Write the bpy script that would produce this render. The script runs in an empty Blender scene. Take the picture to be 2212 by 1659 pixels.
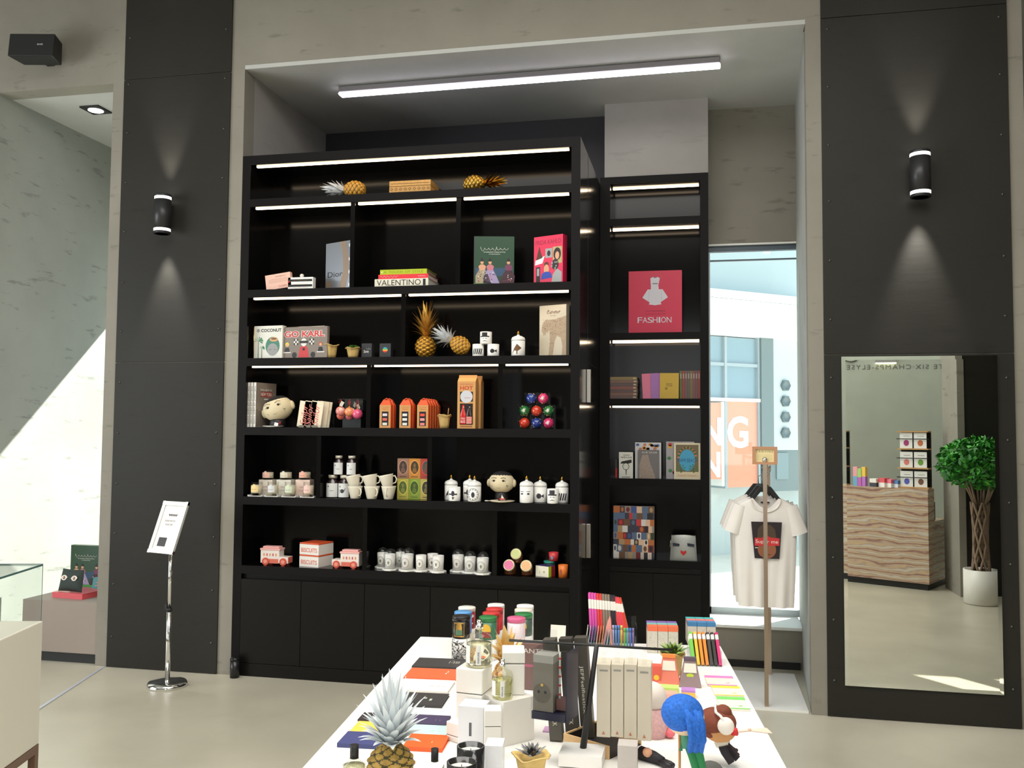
import bpy, math, random
from mathutils import Matrix, Vector
PI=math.pi; rnd=random.Random(7)
C=bpy.context.scene.collection
S=bpy.context.scene
# ---------------------------------------------------------------- camera
F,CX,CY,HC,DC=1950.,1106.,829.5,1.7,5.835
YAW,PIT,ROL=.20605,.05303,.00775
def _rot():
    cy,sy,cp,sp,cr,sr=math.cos(YAW),math.sin(YAW),math.cos(PIT),math.sin(PIT),math.cos(ROL),math.sin(ROL)
    f=Vector((-sy*cp,cy*cp,sp)); x=Vector((cy,sy,0)); u=x.cross(f)
    return cr*x+sr*u, -sr*x+cr*u, f
RX,RU,RF=_rot(); CAM=Vector((0,-DC,HC))
cd=bpy.data.cameras.new('camera'); co=bpy.data.objects.new('camera',cd); C.objects.link(co)
cd.sensor_fit='HORIZONTAL'; cd.sensor_width=36; cd.lens=36*F/2212; cd.clip_start=.05
m=Matrix((RX,RU,-RF)).transposed().to_4x4(); m.translation=CAM; co.matrix_world=m
S.camera=co
# ---------------------------------------------------------------- light and exposure
S.view_settings.view_transform='Standard'; S.view_settings.look='None'; S.view_settings.exposure=0; S.view_settings.gamma=1
S.view_settings.use_curve_mapping=False
W=bpy.data.worlds.new('sky'); S.world=W; W.use_nodes=True
bg=W.node_tree.nodes['Background']; bg.inputs[0].default_value=(.72,.88,1,1); bg.inputs[1].default_value=1.6
def lamp(name,kind,loc,power,color=(1,1,1),rot=(0,0,0),**k):
    d=bpy.data.lights.new(name,kind); d.energy=power; d.color=color
    for a,b in k.items(): setattr(d,a,b)
    o=bpy.data.objects.new(name,d); C.objects.link(o); o.location=loc; o.rotation_euler=rot; return o
sun=lamp('sun','SUN',(0,8,9),16,(1,.97,.9),angle=.009)
sun.rotation_euler=Vector((-.8,-1,-.923)).to_track_quat('-Z','Y').to_euler()
lamp('ceiling_fill_light','AREA',(-.9,-3.6,4.93),275,(1,.975,.92),shape='RECTANGLE',size=5,size_y=3.2)  # area lamp added over the table in place of small unseen ceiling spots
lamp('rear_fill_light','AREA',(2.6,-6.6,4.93),130,(1,.98,.93),shape='RECTANGLE',size=3,size_y=2.4)  # fill lamp added to light the back room that the mirror reflects
lamp('storefront_daylight','AREA',(-7.85,-4.6,2.1),335,(.93,.98,1),rot=(PI/2,0,-PI/2),shape='RECTANGLE',size=5.5,size_y=3)  # area lamp standing in for daylight from an unseen storefront
lamp('back_wall_fill','AREA',(-.2,-9.1,2.4),55,(.95,.98,1),rot=(PI/2,0,0),shape='RECTANGLE',size=2.6,size_y=2.6)  # weak fill lamp added before the closed rear wall; no entrance there
# ---------------------------------------------------------------- helpers
def at(px,py,Y=None,Z=None,X=None):        # the point of the place that the photo shows at a pixel, on a known plane
    d=RX*((px-CX)/F)-RU*((py-CY)/F)+RF
    t=(Y+DC)/d.y if Y is not None else ((Z-HC)/d.z if Z is not None else X/d.x)
    return CAM+d*t
def lin(c):
    c=[x/255 for x in c]; return tuple(x/12.92 if x<=.04045 else ((x+.055)/1.055)**2.4 for x in c)+(1,)
MATS={}
def M(c,rough=.5,metal=0,spec=.5,noise=0,scale=30,tr=0,coat=0,emit=0,bump=0,alpha=1):
    key=(tuple(c),rough,metal,spec,noise,scale,tr,coat,emit,bump,alpha)
    if key in MATS: return MATS[key]
    mt=bpy.data.materials.new('mat_%d'%len(MATS)); mt.use_nodes=True; nt=mt.node_tree; b=nt.nodes['Principled BSDF']
    col=lin(c); b.inputs['Base Color'].default_value=col; b.inputs['Roughness'].default_value=rough; b.inputs['Metallic'].default_value=metal
    b.inputs['Specular IOR Level'].default_value=spec; b.inputs['Transmission Weight'].default_value=tr; b.inputs['Coat Weight'].default_value=coat
    b.inputs['Alpha'].default_value=alpha
    if emit: b.inputs['Emission Color'].default_value=col; b.inputs['Emission Strength'].default_value=emit
    if noise or bump:
        tc=nt.nodes.new('ShaderNodeTexCoord'); n=nt.nodes.new('ShaderNodeTexNoise'); n.inputs['Scale'].default_value=scale; n.inputs['Detail'].default_value=5
        nt.links.new(tc.outputs['Object'],n.inputs['Vector'])
        if noise:
            r=nt.nodes.new('ShaderNodeValToRGB'); e=r.color_ramp.elements
            e[0].position=.3; e[1].position=.7
            e[0].color=tuple(x*(1-noise) for x in col[:3])+(1,); e[1].color=tuple(min(1,x*(1+noise)) for x in col[:3])+(1,)
            nt.links.new(n.outputs[0],r.inputs[0]); nt.links.new(r.outputs[0],b.inputs['Base Color'])
        if bump:
            bp=nt.nodes.new('ShaderNodeBump'); bp.inputs['Strength'].default_value=bump; bp.inputs['Distance'].default_value=.01
            nt.links.new(n.outputs[0],bp.inputs['Height']); nt.links.new(bp.outputs[0],b.inputs['Normal'])
    MATS[key]=mt; return mt
def concrete(name,c,dark=.75,rough=.75,spec=.3,vert=False):
    mt=bpy.data.materials.new(name); mt.use_nodes=True; nt=mt.node_tree; b=nt.nodes['Principled BSDF']; L=nt.links.new; N=nt.nodes.new
    b.inputs['Roughness'].default_value=rough; b.inputs['Specular IOR Level'].default_value=spec
    tc=N('ShaderNodeTexCoord')
    def noise(sc,det,vec):
        mp=N('ShaderNodeMapping'); mp.inputs['Scale'].default_value=vec; L(tc.outputs['Object'],mp.inputs[0])
        n=N('ShaderNodeTexNoise'); n.inputs['Scale'].default_value=sc; n.inputs['Detail'].default_value=det; n.inputs['Roughness'].default_value=.6
        L(mp.outputs[0],n.inputs['Vector']); return n
    col=lin(c); a=noise(1.1,4,(1,1,1)); r=N('ShaderNodeValToRGB'); e=r.color_ramp.elements; e[0].position=.3; e[1].position=.72
    e[0].color=tuple(x*.88 for x in col[:3])+(1,); e[1].color=tuple(x*1.1 for x in col[:3])+(1,); L(a.outputs[0],r.inputs[0])
    v=(1.2,1.2,5) if not vert else (5,5,1.2)
    s=noise(3.2,6,v); r2=N('ShaderNodeValToRGB'); e=r2.color_ramp.elements; e[0].position=.32; e[1].position=.4; e[0].color=(dark,dark,dark,1); e[1].color=(1,1,1,1); L(s.outputs[0],r2.inputs[0])
    mx=N('ShaderNodeMix'); mx.data_type='RGBA'; mx.blend_type='MULTIPLY'; mx.inputs[0].default_value=1; L(r.outputs[0],mx.inputs[6]); L(r2.outputs[0],mx.inputs[7])
    L(mx.outputs[2],b.inputs['Base Color'])
    bp=N('ShaderNodeBump'); bp.inputs['Strength'].default_value=.12; bp.inputs['Distance'].default_value=.01; L(s.outputs[0],bp.inputs['Height']); L(bp.outputs[0],b.inputs['Normal'])
    return mt
def thin_glass(name,tint=(.97,1,.98),refl=.035):
    mt=bpy.data.materials.new(name); mt.use_nodes=True; nt=mt.node_tree; nt.nodes.remove(nt.nodes['Principled BSDF'])
    t=nt.nodes.new('ShaderNodeBsdfTransparent'); t.inputs[0].default_value=tint+(1,); g=nt.nodes.new('ShaderNodeBsdfGlossy'); g.inputs['Roughness'].default_value=.03
    lw=nt.nodes.new('ShaderNodeLayerWeight'); lw.inputs[0].default_value=.5; pw=nt.nodes.new('ShaderNodeMath'); pw.operation='POWER'; pw.inputs[1].default_value=4
    ma=nt.nodes.new('ShaderNodeMath'); ma.operation='MULTIPLY_ADD'; ma.inputs[1].default_value=.6; ma.inputs[2].default_value=refl; mx=nt.nodes.new('ShaderNodeMixShader')
    nt.links.new(lw.outputs['Facing'],pw.inputs[0]); nt.links.new(pw.outputs[0],ma.inputs[0]); nt.links.new(ma.outputs[0],mx.inputs[0]); nt.links.new(t.outputs[0],mx.inputs[1]); nt.links.new(g.outputs[0],mx.inputs[2])
    nt.links.new(mx.outputs[0],nt.nodes['Material Output'].inputs[0]); return mt
def glow(c,s): return M(c,.5,emit=s)
_txt={}
def glyphs(s,bold=0,shear=0,space=1):
    k=(s,bold,shear,space)
    if k not in _txt:
        cu=bpy.data.curves.new('t','FONT'); cu.body=s; cu.offset=bold; cu.shear=shear; cu.space_character=space; cu.resolution_u=3
        o=bpy.data.objects.new('t',cu); C.objects.link(o); dg=bpy.context.evaluated_depsgraph_get(); me=o.evaluated_get(dg).to_mesh()
        v=[(p.co.x,p.co.y) for p in me.vertices]; f=[tuple(p.vertices) for p in me.polygons]
        o.evaluated_get(dg).to_mesh_clear(); bpy.data.objects.remove(o); bpy.data.curves.remove(cu)
        x0=min(p[0] for p in v); x1=max(p[0] for p in v); y0=min(p[1] for p in v); y1=max(p[1] for p in v)
        _txt[k]=([((a-x0)/(x1-x0),(b-y0)/(y1-y0)) for a,b in v],f)
    return _txt[k]
class MB:
    def __init__(s): s.v=[];s.f=[];s.m=[];s.s=[]
    def add(s,vs,fs,m=0,sm=False):
        n=len(s.v); s.v+=[tuple(p) for p in vs]; s.f+=[tuple(i+n for i in f) for f in fs]; s.m+=[m]*len(fs); s.s+=[sm]*len(fs); return s
    def box(s,x0,x1,y0,y1,z0,z1,m=0):
        v=[(x,y,z) for z in (z0,z1) for y in (y0,y1) for x in (x0,x1)]
        return s.add(v,[(0,2,3,1),(4,5,7,6),(0,1,5,4),(2,6,7,3),(0,4,6,2),(1,3,7,5)],m)
    def hexa(s,b,t,m=0): return s.add(list(b)+list(t),[(3,2,1,0),(4,5,6,7),(0,1,5,4),(1,2,6,5),(2,3,7,6),(3,0,4,7)],m)
    def flat(s,p,y,m=0): return s.add([(a,y,b) for a,b in p],[tuple(range(len(p)))],m)
    def rect(s,x0,x1,z0,z1,y,m=0): return s.flat([(x0,z0),(x1,z0),(x1,z1),(x0,z1)],y,m)
    def disc(s,x,z,r,y,m=0,n=16,rz=None): return s.flat([(x+r*math.cos(2*PI*i/n),z+(rz or r)*math.sin(2*PI*i/n)) for i in range(n)],y,m)
    def prism(s,p,y0,y1,m=0):
        n=len(p); v=[(a,y0,b) for a,b in p]+[(a,y1,b) for a,b in p]
        return s.add(v,[tuple(range(n)),tuple(range(2*n-1,n-1,-1))]+[(i,i+n,(i+1)%n+n,(i+1)%n) for i in range(n)],m)
    def prismz(s,p,z0,z1,m=0):
        n=len(p); v=[(a,b,z0) for a,b in p]+[(a,b,z1) for a,b in p]
        return s.add(v,[tuple(range(n-1,-1,-1)),tuple(range(n,2*n))]+[(i,(i+1)%n,(i+1)%n+n,i+n) for i in range(n)],m)
    def lathe(s,pr,c=(0,0,0),n=24,m=0,sm=True):
        v=[];f=[]
        for r,z in pr: v+=[(c[0]+r*math.cos(2*PI*i/n),c[1]+r*math.sin(2*PI*i/n),c[2]+z) for i in range(n)]
        for k in range(len(pr)-1): f+=[(k*n+i,k*n+(i+1)%n,(k+1)*n+(i+1)%n,(k+1)*n+i) for i in range(n)]
        s.add(v,f,m,sm)
        n0=len(s.v)-len(v)
        for k,rev in ((0,1),(len(pr)-1,0)):
            if pr[k][0]>1e-6:
                q=[n0+k*n+i for i in range(n)]; s.f.append(tuple(q[::-1] if rev else q)); s.m.append(m); s.s.append(False)
        return s
    def cyl(s,r,z0,z1,c=(0,0,0),n=24,m=0,r2=None): return s.lathe([(r,z0),(r if r2 is None else r2,z1)],c,n,m)
    def tube(s,pts,r,n=8,m=0):
        pts=[Vector(p) for p in pts]; v=[];f=[]; K=len(pts)
        for k,p in enumerate(pts):
            d=(pts[min(k+1,K-1)]-pts[max(k-1,0)]).normalized(); a=d.orthogonal().normalized() if k==0 else (a-d*a.dot(d)).normalized(); b=d.cross(a)
            rr=r[k] if isinstance(r,(list,tuple)) else r
            v+=[p+rr*(math.cos(2*PI*i/n)*a+math.sin(2*PI*i/n)*b) for i in range(n)]
        for k in range(K-1): f+=[(k*n+i,k*n+(i+1)%n,(k+1)*n+(i+1)%n,(k+1)*n+i) for i in range(n)]
        f+=[tuple(range(n-1,-1,-1)),tuple((K-1)*n+i for i in range(n))]
        return s.add(v,f,m,True)
    def ball(s,c,r,m=0,n=16,k=10):
        r=r if isinstance(r,(tuple,list)) else (r,r,r); v=[];f=[]
        for j in range(k+1):
            t=PI*j/k
            v+=[(c[0]+r[0]*math.sin(t)*math.cos(2*PI*i/n),c[1]+r[1]*math.sin(t)*math.sin(2*PI*i/n),c[2]-r[2]*math.cos(t)) for i in range(n)]
        for j in range(k): f+=[(j*n+i,j*n+(i+1)%n,(j+1)*n+(i+1)%n,(j+1)*n+i) for i in range(n)]
        return s.add(v,f,m,True)
    def text(s,t,x0,x1,z0,z1,y,m,bold=0,shear=0,space=1):
        v,f=glyphs(t,bold,shear,space); return s.add([(x0+a*(x1-x0),y,z0+b*(z1-z0)) for a,b in v],f,m)
    def wrap(s,n0,R):              # bends what was drawn flat on y=0 since vertex n0 round a cylinder of radius R about the z axis
        keep=[];new=[]
        for f,mm,sm in zip(s.f,s.m,s.s):
            (new if f[0]>=n0 else keep).append((f,mm,sm))
        s.f=[k[0] for k in keep]; s.m=[k[1] for k in keep]; s.s=[k[2] for k in keep]; src=s.v[n0:]; s.v=s.v[:n0]; st=R*.22
        def cut(P,x,sg):
            out=[]
            for a,b in zip(P,P[1:]+P[:1]):
                da,db=sg*(a[0]-x),sg*(b[0]-x)
                if da>=0: out.append(a)
                if da*db<0: t=da/(da-db); out.append(tuple(a[i]+(b[i]-a[i])*t for i in range(3)))
            return out
        for f,mm,sm in new:
            P=[src[i-n0] for i in f]; x0=min(p[0] for p in P); x1=max(p[0] for p in P); N=max(1,min(24,math.ceil((x1-x0)/st)))
            for k in range(N):
                Q=P
                if k: Q=cut(Q,x0+(x1-x0)*k/N,1)
                if k<N-1 and len(Q)>2: Q=cut(Q,x0+(x1-x0)*(k+1)/N,-1)
                if len(Q)>2: n=len(s.v); s.v+=Q; s.f.append(tuple(range(n,n+len(Q)))); s.m.append(mm); s.s.append(False)
        s.v[n0:]=[(R*math.sin(x/R),-R*math.cos(x/R)+y,z) for x,y,z in s.v[n0:]]; return s
    def xf(s,mat,n0=0):
        s.v[n0:]=[tuple(mat@Vector(p)) for p in s.v[n0:]]; return s
    def build(s,name,mats,parent=None,loc=None,rot=None,bev=0,sub=0):
        me=bpy.data.meshes.new(name); me.from_pydata(s.v,[],s.f)
        for mt in (mats if isinstance(mats,(list,tuple)) else [mats]): me.materials.append(mt)
        me.polygons.foreach_set('material_index',s.m); me.polygons.foreach_set('use_smooth',s.s); me.update()
        o=bpy.data.objects.new(name,me); C.objects.link(o)
        if parent: o.parent=parent
        if loc is not None: o.location=loc
        if rot is not None: o.rotation_euler=rot
        if bev: b=o.modifiers.new('b','BEVEL'); b.width=bev; b.segments=2; b.limit_method='ANGLE'; b.angle_limit=.7
        if sub: b=o.modifiers.new('s','SUBSURF'); b.levels=b.render_levels=sub
        return o
def T(x,y,z): return Matrix.Translation((x,y,z))
def RZ(a): return Matrix.Rotation(a,4,'Z')
def RXm(a): return Matrix.Rotation(a,4,'X')
def RYm(a): return Matrix.Rotation(a,4,'Y')
def tag(o,label,cat,group=None):
    o['label']=label; o['category']=cat
    if group: o['group']=group
    return o
def thing(name,label,cat,loc=(0,0,0),rot=0,group=None):
    o=bpy.data.objects.new(name,None); C.objects.link(o); o.location=loc; o.empty_display_size=.05
    o.rotation_euler=(0,0,rot) if isinstance(rot,(int,float)) else rot
    return tag(o,label,cat,group)
def struct(o): o['kind']='structure'; return o
def kids(o): return [c for c in bpy.data.objects if c.parent==o]
def dup(root,loc,rot=None,label=None):
    def cp(o,p):
        c=o.copy(); C.objects.link(c); c.parent=p
        for k in kids(o): cp(k,c)
        return c
    r=cp(root,None); r.location=loc
    if rot is not None: r.rotation_euler=(0,0,rot) if isinstance(rot,(int,float)) else rot
    if label: r['label']=label
    return r
# palette
BLACK=M((11,10,10),.14,spec=.22); BLACKM=M((17,15,13),.34,spec=.22); INK=M((25,24,24),.5); WHITE=M((243,241,236),.35); PAPER=M((235,230,218),.7); CREAM=M((225,214,186),.6)
GOLD=M((200,150,52),.28,1); BRASS=M((215,175,95),.25,1); CHROME=M((235,235,235),.06,1); STEEL=M((180,172,160),.3,1); SILV=M((205,208,212),.35,.2)
RED=M((196,38,40),.45); PINK=M((225,35,85),.45); LIME=M((170,205,30),.5); GREEN=M((30,110,55),.5); ORANGE=M((232,88,28),.5); YELL=M((240,196,60),.5); NAVY=M((44,52,120),.5); TAN=M((190,140,82),.7,noise=.12,scale=40); SKIN=M((222,165,130),.6)
BLACKF=M((20,18,18),.5,spec=.12)
GLASS=thin_glass('glass_clear'); CLEARP=thin_glass('clear_plastic',(.95,.965,.97),.012)
# ---------------------------------------------------------------- the room
CON=concrete('trowelled_concrete',(141,136,125)); CONL=concrete('alcove_plaster',(164,166,160),.7); CONV=concrete('reveal_plaster',(172,173,168),.6,vert=True); CONC=concrete('column_plaster',(162,158,152),.92)
CEIL=concrete('ceiling_paint',(190,190,186),1,.6); METAL=concrete('sheet_metal',(39,37,32),.82,.55,.25); PALE=M((160,165,160),.6)
def floor_mat():
    mt=concrete('poured_floor',(185,179,161),.97,.3,.5); nt=mt.node_tree; b=nt.nodes['Principled BSDF']; tc=nt.nodes.new('ShaderNodeTexCoord')
    n=nt.nodes.new('ShaderNodeTexNoise'); n.inputs['Scale'].default_value=2.3; n.inputs['Detail'].default_value=6; nt.links.new(tc.outputs['Object'],n.inputs[0])
    r=nt.nodes.new('ShaderNodeMapRange'); r.inputs[3].default_value=.22; r.inputs[4].default_value=.42; nt.links.new(n.outputs[0],r.inputs[0]); nt.links.new(r.outputs[0],b.inputs['Roughness']); return mt
FLOOR=floor_mat()
def S1(name,mb,mt,**k): return struct(mb.build(name,mt,**k))
S1('floor',MB().box(-8,6.2,-9.2,1.46,-.1,0),FLOOR)
S1('ceiling',MB().box(-8,6.2,-9.2,0,5,5.1),CEIL)
ND=1.446; NL,NR,NRB=-3.2,.655,.735; ZC=4.29
b=MB()   # front wall: strips between the openings and the lintels above them
b.box(-8,-5.3,0,.2,0,5); b.box(-5.3,-4.264,0,.15,4.262,5); b.box(-4.264,NL,0,.15,0,5); b.box(NL,NR,0,.12,ZC+.03,5)
b.hexa([(NR,0,0),(1.905,0,0),(1.905,.15,0),(NR+.0083,.15,0)],[(NR,0,5),(1.905,0,5),(1.905,.15,5),(NR+.0083,.15,5)])
b.box(1.905,4.8,0,.15,4.4,5); b.box(4.8,6.2,0,.2,0,5)
S1('wall_front',b,CON)
# niche behind the front wall
b=MB(); b.box(NL-.08,NL,.15,ND,0,ZC); S1('wall_niche_left',b,CONC)
b=MB(); b.hexa([(NR+.008,.151,0),(.86,.151,0),(.86,ND+.2,0),(NRB,ND,0)],[(NR+.008,.151,ZC),(.86,.151,ZC),(.86,ND+.2,ZC),(NRB,ND,ZC)]); S1('wall_niche_right',b,CONV)
S1('ceiling_niche',MB().box(NL-.08,.86,.1215,ND+.2,ZC,ZC+.1).box(NL,NR,.0012,.1214,ZC,ZC+.0295),CEIL)
WX0,WX1,WZ0,WZ1=.066,.735,.3,3.2
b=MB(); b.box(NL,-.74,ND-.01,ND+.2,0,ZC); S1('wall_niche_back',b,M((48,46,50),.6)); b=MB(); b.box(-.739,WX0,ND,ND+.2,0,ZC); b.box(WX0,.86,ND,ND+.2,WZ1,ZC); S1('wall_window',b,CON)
b=MB(); b.box(WX0,.725,1.07,ND+.2,0,WZ0-.02,0); b.box(WX0,.725,1.05,ND+.2,WZ0-.02,WZ0,1); S1('wall_window_sill',b,[CON,M((240,240,236),.35)])
S1('baseboard_window',MB().box(WX0,.7,1.055,1.07,0,.05),INK)
b=MB(); b.box(-.733,.064,1.17,ND,3.705,ZC); S1('wall_column',b,CONC)
# window
wn=bpy.data.objects.new('window_1',None); C.objects.link(wn); struct(wn); wn.location=(0,ND,0)
b=MB(); b.box(WX0,.75,.02,.07,WZ1-.055,WZ1-.012,1); b.box(WX0,.75,-.01,.08,WZ1-.012,WZ1,0); b.box(WX0,.75,.02,.07,WZ0,WZ0+.05,2); b.box(WX0,WX0+.012,.02,.07,WZ0,WZ1-.06,2); b.box(WX0,.75,.03,.06,WZ1-.13,WZ1-.12,1)
b.build('window_frame',[WHITE,M((70,84,96),.4),M((190,200,205),.4)],wn)
MB().box(WX0,.75,.045,.051,WZ0+.05,WZ1-.055).build('window_pane',GLASS,wn)
# alcove
AX=-5.262
b=MB(); b.box(AX-.1,AX,.0015,2.2,0,4.262); S1('wall_alcove_left',b,CONL)
S1('wall_alcove_right',MB().box(-3.42,NL-.08,.15,2.2,0,4.3),CONL)
S1('ceiling_alcove',MB().box(AX-.1,-3.28,.15,2.2,4.262,4.36),CEIL)
S1('floor_alcove',MB().box(AX-.1,-3.28,1.46,2.2,-.1,0),FLOOR)
b=MB(); b.box(AX-.1,-3.28,2.03,2.2,3.37,4.36); b.box(AX-.1,-3.28,2.03,2.2,0,.3); S1('wall_alcove_back',b,CON)
S1('window_2',MB().box(AX,-3.42,2.1,2.106,.3,3.3),GLASS)
# niche beyond the right strip, its unseen slits shaped to throw the mirrored sun patch
b=MB(); b.box(.86,1.9,.15,.3,0,4.4); S1('wall_bay_left',b,CON)
S1('wall_bay_right',MB().box(4.8,4.9,.2,1.6,0,4.5),CON)
b=MB(); b.box(.86,4.8,1.42,1.6,0,2.03); b.box(.86,4.8,1.42,1.6,2.56,4.5); b.box(.86,3.55,1.42,1.6,2.03,2.56); b.box(3.98,4.08,1.42,1.6,2.03,2.56); b.box(4.5,4.8,1.42,1.6,2.03,2.56); S1('wall_bay_back',b,PALE)
S1('ceiling_bay',MB().box(.86,4.9,.15,1.6,4.4,4.5),CEIL)
# other walls
S1('wall_left',MB().box(-8.1,-8,-9.2,.2,0,5.1),CON); S1('wall_right',MB().box(6.2,6.3,-9.2,.2,0,5.1),CON); S1('wall_rear',MB().box(-8,6.2,-9.3,-9.2,0,5.1),CON)
BW=7.0   # partition behind the counter, seen in the mirror
S1('wall_counter',MB().box(1.2,5,-BW-.15,-BW,0,5),M((168,174,160),.7,noise=.05,scale=3))
b=MB(); b.box(2.745,3.5,-5.2,-4.6,0,5); S1('trim_3',b,METAL); S1('trim_5',MB().box(2.675,2.744,-5.2,-4.59,0,5),CON)
a_=at(1826,799,Y=BW); c_=at(2066,787,Y=BW); b=MB(); b.text('ANTE SIX·CHAMPS-ELYSEES',0,(c_.x-a_.x)*1.08,0,.06,0,0,space=1.25); b.xf(T(c_.x,-BW+.004,(a_.z+c_.z)/2-.03)@RZ(PI)); tag(b.build('wall_lettering',M((96,98,90),.6)),'thin dark wall lettering spelling a street address, reflected in the mirror','lettering')
b=MB(); b.tube([(.13*math.sin(t),0,.13-.13*math.cos(t)) for t in [-.8+i*.2 for i in range(9)]],.007,6)
for i,x in enumerate((1836,1909)):
    p_=at(x,782,Y=BW); o=b.build('wall_arc_mark',M((70,72,66),.6)); o.location=(p_.x,-BW+.01,p_.z); tag(o,('curved thin line mark on the grey wall beside the mirror edge','curved thin line mark nearer the middle of the mirror')[i],'wall mark','curved wall marks')
# metal clad columns
def column(name,x0,x1,zs,seed):
    b=MB(); e=[0]+zs+[4.995]
    for i in range(len(e)-1): b.box(x0,x1,-.012,0,e[i]+.0025,e[i+1]-.0025)
    o=S1(name,b,METAL,bev=.002); b=MB()
    z=.22
    while z<4.9:
        for x in (x0+.04,x1-.045): b.lathe([(.008,0),(.0075,.003),(.004,.006),(0,.007)],(0,0,0),8); n=len(b.v)-32; b.xf(T(x,-.012,z+rnd.uniform(-.01,.01))@RXm(PI/2),n)
        z+=.365
    b.build('rivets',M((88,86,80),.35,.6),o)
column('trim_1',-4.167,-3.303,[2.18,4.277],1); column('trim_2',.747,1.82,[2.19,4.31],2)
S1('trim_4',MB().hexa([(-4.19,-.016,.001),(-4.17,-.016,.001),(-3.69,-1.86,.001),(-3.715,-1.86,.001)],[(-4.19,-.016,.004),(-4.17,-.016,.004),(-3.69,-1.86,.004),(-3.715,-1.86,.004)]),M((214,220,236),.35,.6))
# ---------------------------------------------------------------- street outside the window
g=MB().box(-40,40,1.7,60,-.6,-.05); S1('ground_street',g,M((226,224,216),.8,noise=.05,scale=3))
S1('ground_alcove_kerb',MB().box(-6,5,2.2,2.6,-.3,-.02),M((215,213,206),.8))
fd=Vector((.777,.629,0)); fo=Vector((.2,7.2,0))    # facade across the street: runs away to the right
def fpt(px,py):
    d=RX*((px-CX)/F)-RU*((py-CY)/F)+RF; n=Vector((.629,-.777,0)); t=(fo-CAM).dot(n)/d.dot(n); p=CAM+d*t; return ((p-fo).dot(fd),p.z)
def frect(b,x0,y0,x1,y1,d,m,back=.3):
    p=fpt(x0,(y0+y1)/2); q=fpt(x1,(y0+y1)/2); zt=fpt((x0+x1)/2,y0)[1]; zb=fpt((x0+x1)/2,y1)[1]; b.box(p[0],q[0],-d,back,zb,zt,m)
fr=thing('facade','pale grey shop building across the sunny street beyond the window','building',fo,math.atan2(.629,.777))
FP=M((196,206,208),.6); FD=M((120,134,138),.5); FW=M((244,246,246),.6)
b=MB(); b.box(-2,9,.3,.5,-.05,4.42,0); frect(b,1400,500,1800,648,.0,1); frect(b,1400,655,1800,728,.25,2); frect(b,1440,640,1800,656,.3,2); frect(b,1662,728,1760,972,.02,0); frect(b,1660,972,1760,1060,.01,3); b.build('wall',[FP,M((182,196,200),.5),FW,FD],fr)
b=MB(); frect(b,1637,728,1663,975,.08,0); b.build('pilaster',FD,fr)
b=MB(); frect(b,1500,728,1637,866,.0,0,.05); b.build('shop_window',M((120,150,164),.12,spec=.8),fr)
b=MB(); frect(b,1500,784,1637,791,.04,0); frect(b,1561,728,1566,1055,.05,0); frect(b,1500,860,1637,867,.06,1); frect(b,1633,728,1637,1050,.05,0); frect(b,1556,868,1561,1050,.04,1); b.build('shop_window_frame',[M((150,166,174),.4),FW],fr)
for x0,y0,x1,y1 in ((1515,870,1556,1035),(1568,867,1634,1052)):
    b=MB(); frect(b,x0,y0,x1,y1,.015,0,.03)
    if x0>1560:
        a=fpt(1569,965); c=fpt(1614,902); b.text('G',a[0],c[0],a[1]-.02,c[1]+.02,-.02,1,bold=.03)
    else:
        a=fpt(1530,962); c=fpt(1556,902); b.text('N',a[0]-.12,c[0],a[1],c[1],-.02,1,bold=.03); a=fpt(1530,1036); c=fpt(1554,976); b.text('N',a[0]-.12,c[0],a[1]+.03,c[1],-.02,1,bold=.03)
    b.build('poster',[M((240,150,125),.6),FW],fr)
for y in (833,867,901,935):
    b=MB(); a=fpt(1693,y); r=.087; b.lathe([(r,-.02),(r,.03),(r*.8,.035),(r*.75,.02),(0,.02)],(0,0,0),6); b.xf(T(a[0],-.03,a[1])@RXm(PI/2)); b.build('hexagonal_light',M((110,124,130),.4),fr)
b=MB(); frect(b,1675,978,1700,1035,.03,0); b.build('door',M((128,146,152),.4),fr)
# ---------------------------------------------------------------- bookcases
LED=glow((255,226,190),7.5); 
XL,XR,ZT=-3.2,-.77,3.655; XIL,XIR=-3.137,-.83; SB=.33
LV=dict(A=3.34,B=2.69,C=2.205,D=1.72,E=1.235,F=.757)
bk=thing('bookcase','tall black built-in bookcase with glowing shelf strips and low cabinet doors','bookcase',(0,0,0))
b=MB(); b.box(XL,XIL,0.004,SB,0,ZT).box(XL,XIL,0,.0039,0,ZT,1); b.build('side_panel',[BLACK,BLACKF],bk)
b=MB(); b.box(XIR,XR,.004,1.43,0,ZT).box(XIR,XR,0,.0039,0,ZT,1); b.build('side_panel',[BLACK,BLACKF],bk)
b=MB(); b.box(XIR+.0,XR+.001,.42,.4225,2.19,ZT,0); b.box(XR,XR+.0015,.45,1.16,2.185,2.188,0); sd=b.build('panel_seam',M((10,9,9),.6),bk)
for z in (2.02,.96):
    b=MB(); b.box(XR,XR+.03,.36,.375,z-.115,z+.115); b.build('handle',STEEL,bk,bev=.003)
b=MB(); b.box(XIL,XIR,SB,SB+.03,0,ZT); b.build('back_panel',BLACK,bk)
TH=.056
for k,z,t in [('T',ZT,.068)]+[(k,LV[k],TH) for k in 'ABCDEF']:
    b=MB(); b.box(XIL,XIR,.004,SB,z-t,z).box(XIL,XIR,0,.0039,z-t,z,1); b.build('shelf_board',[BLACK,BLACKF],bk)
DIV=dict(A=[],B=[-2.361,-1.601],C=[-1.983],D=[-2.224,-1.3],E=[-2.58,-1.783],F=[-2.234,-1.33])
top=dict(A=ZT-.068,B=LV['A']-TH,C=LV['B']-TH,D=LV['C']-TH,E=LV['D']-TH,F=LV['E']-TH)
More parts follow.
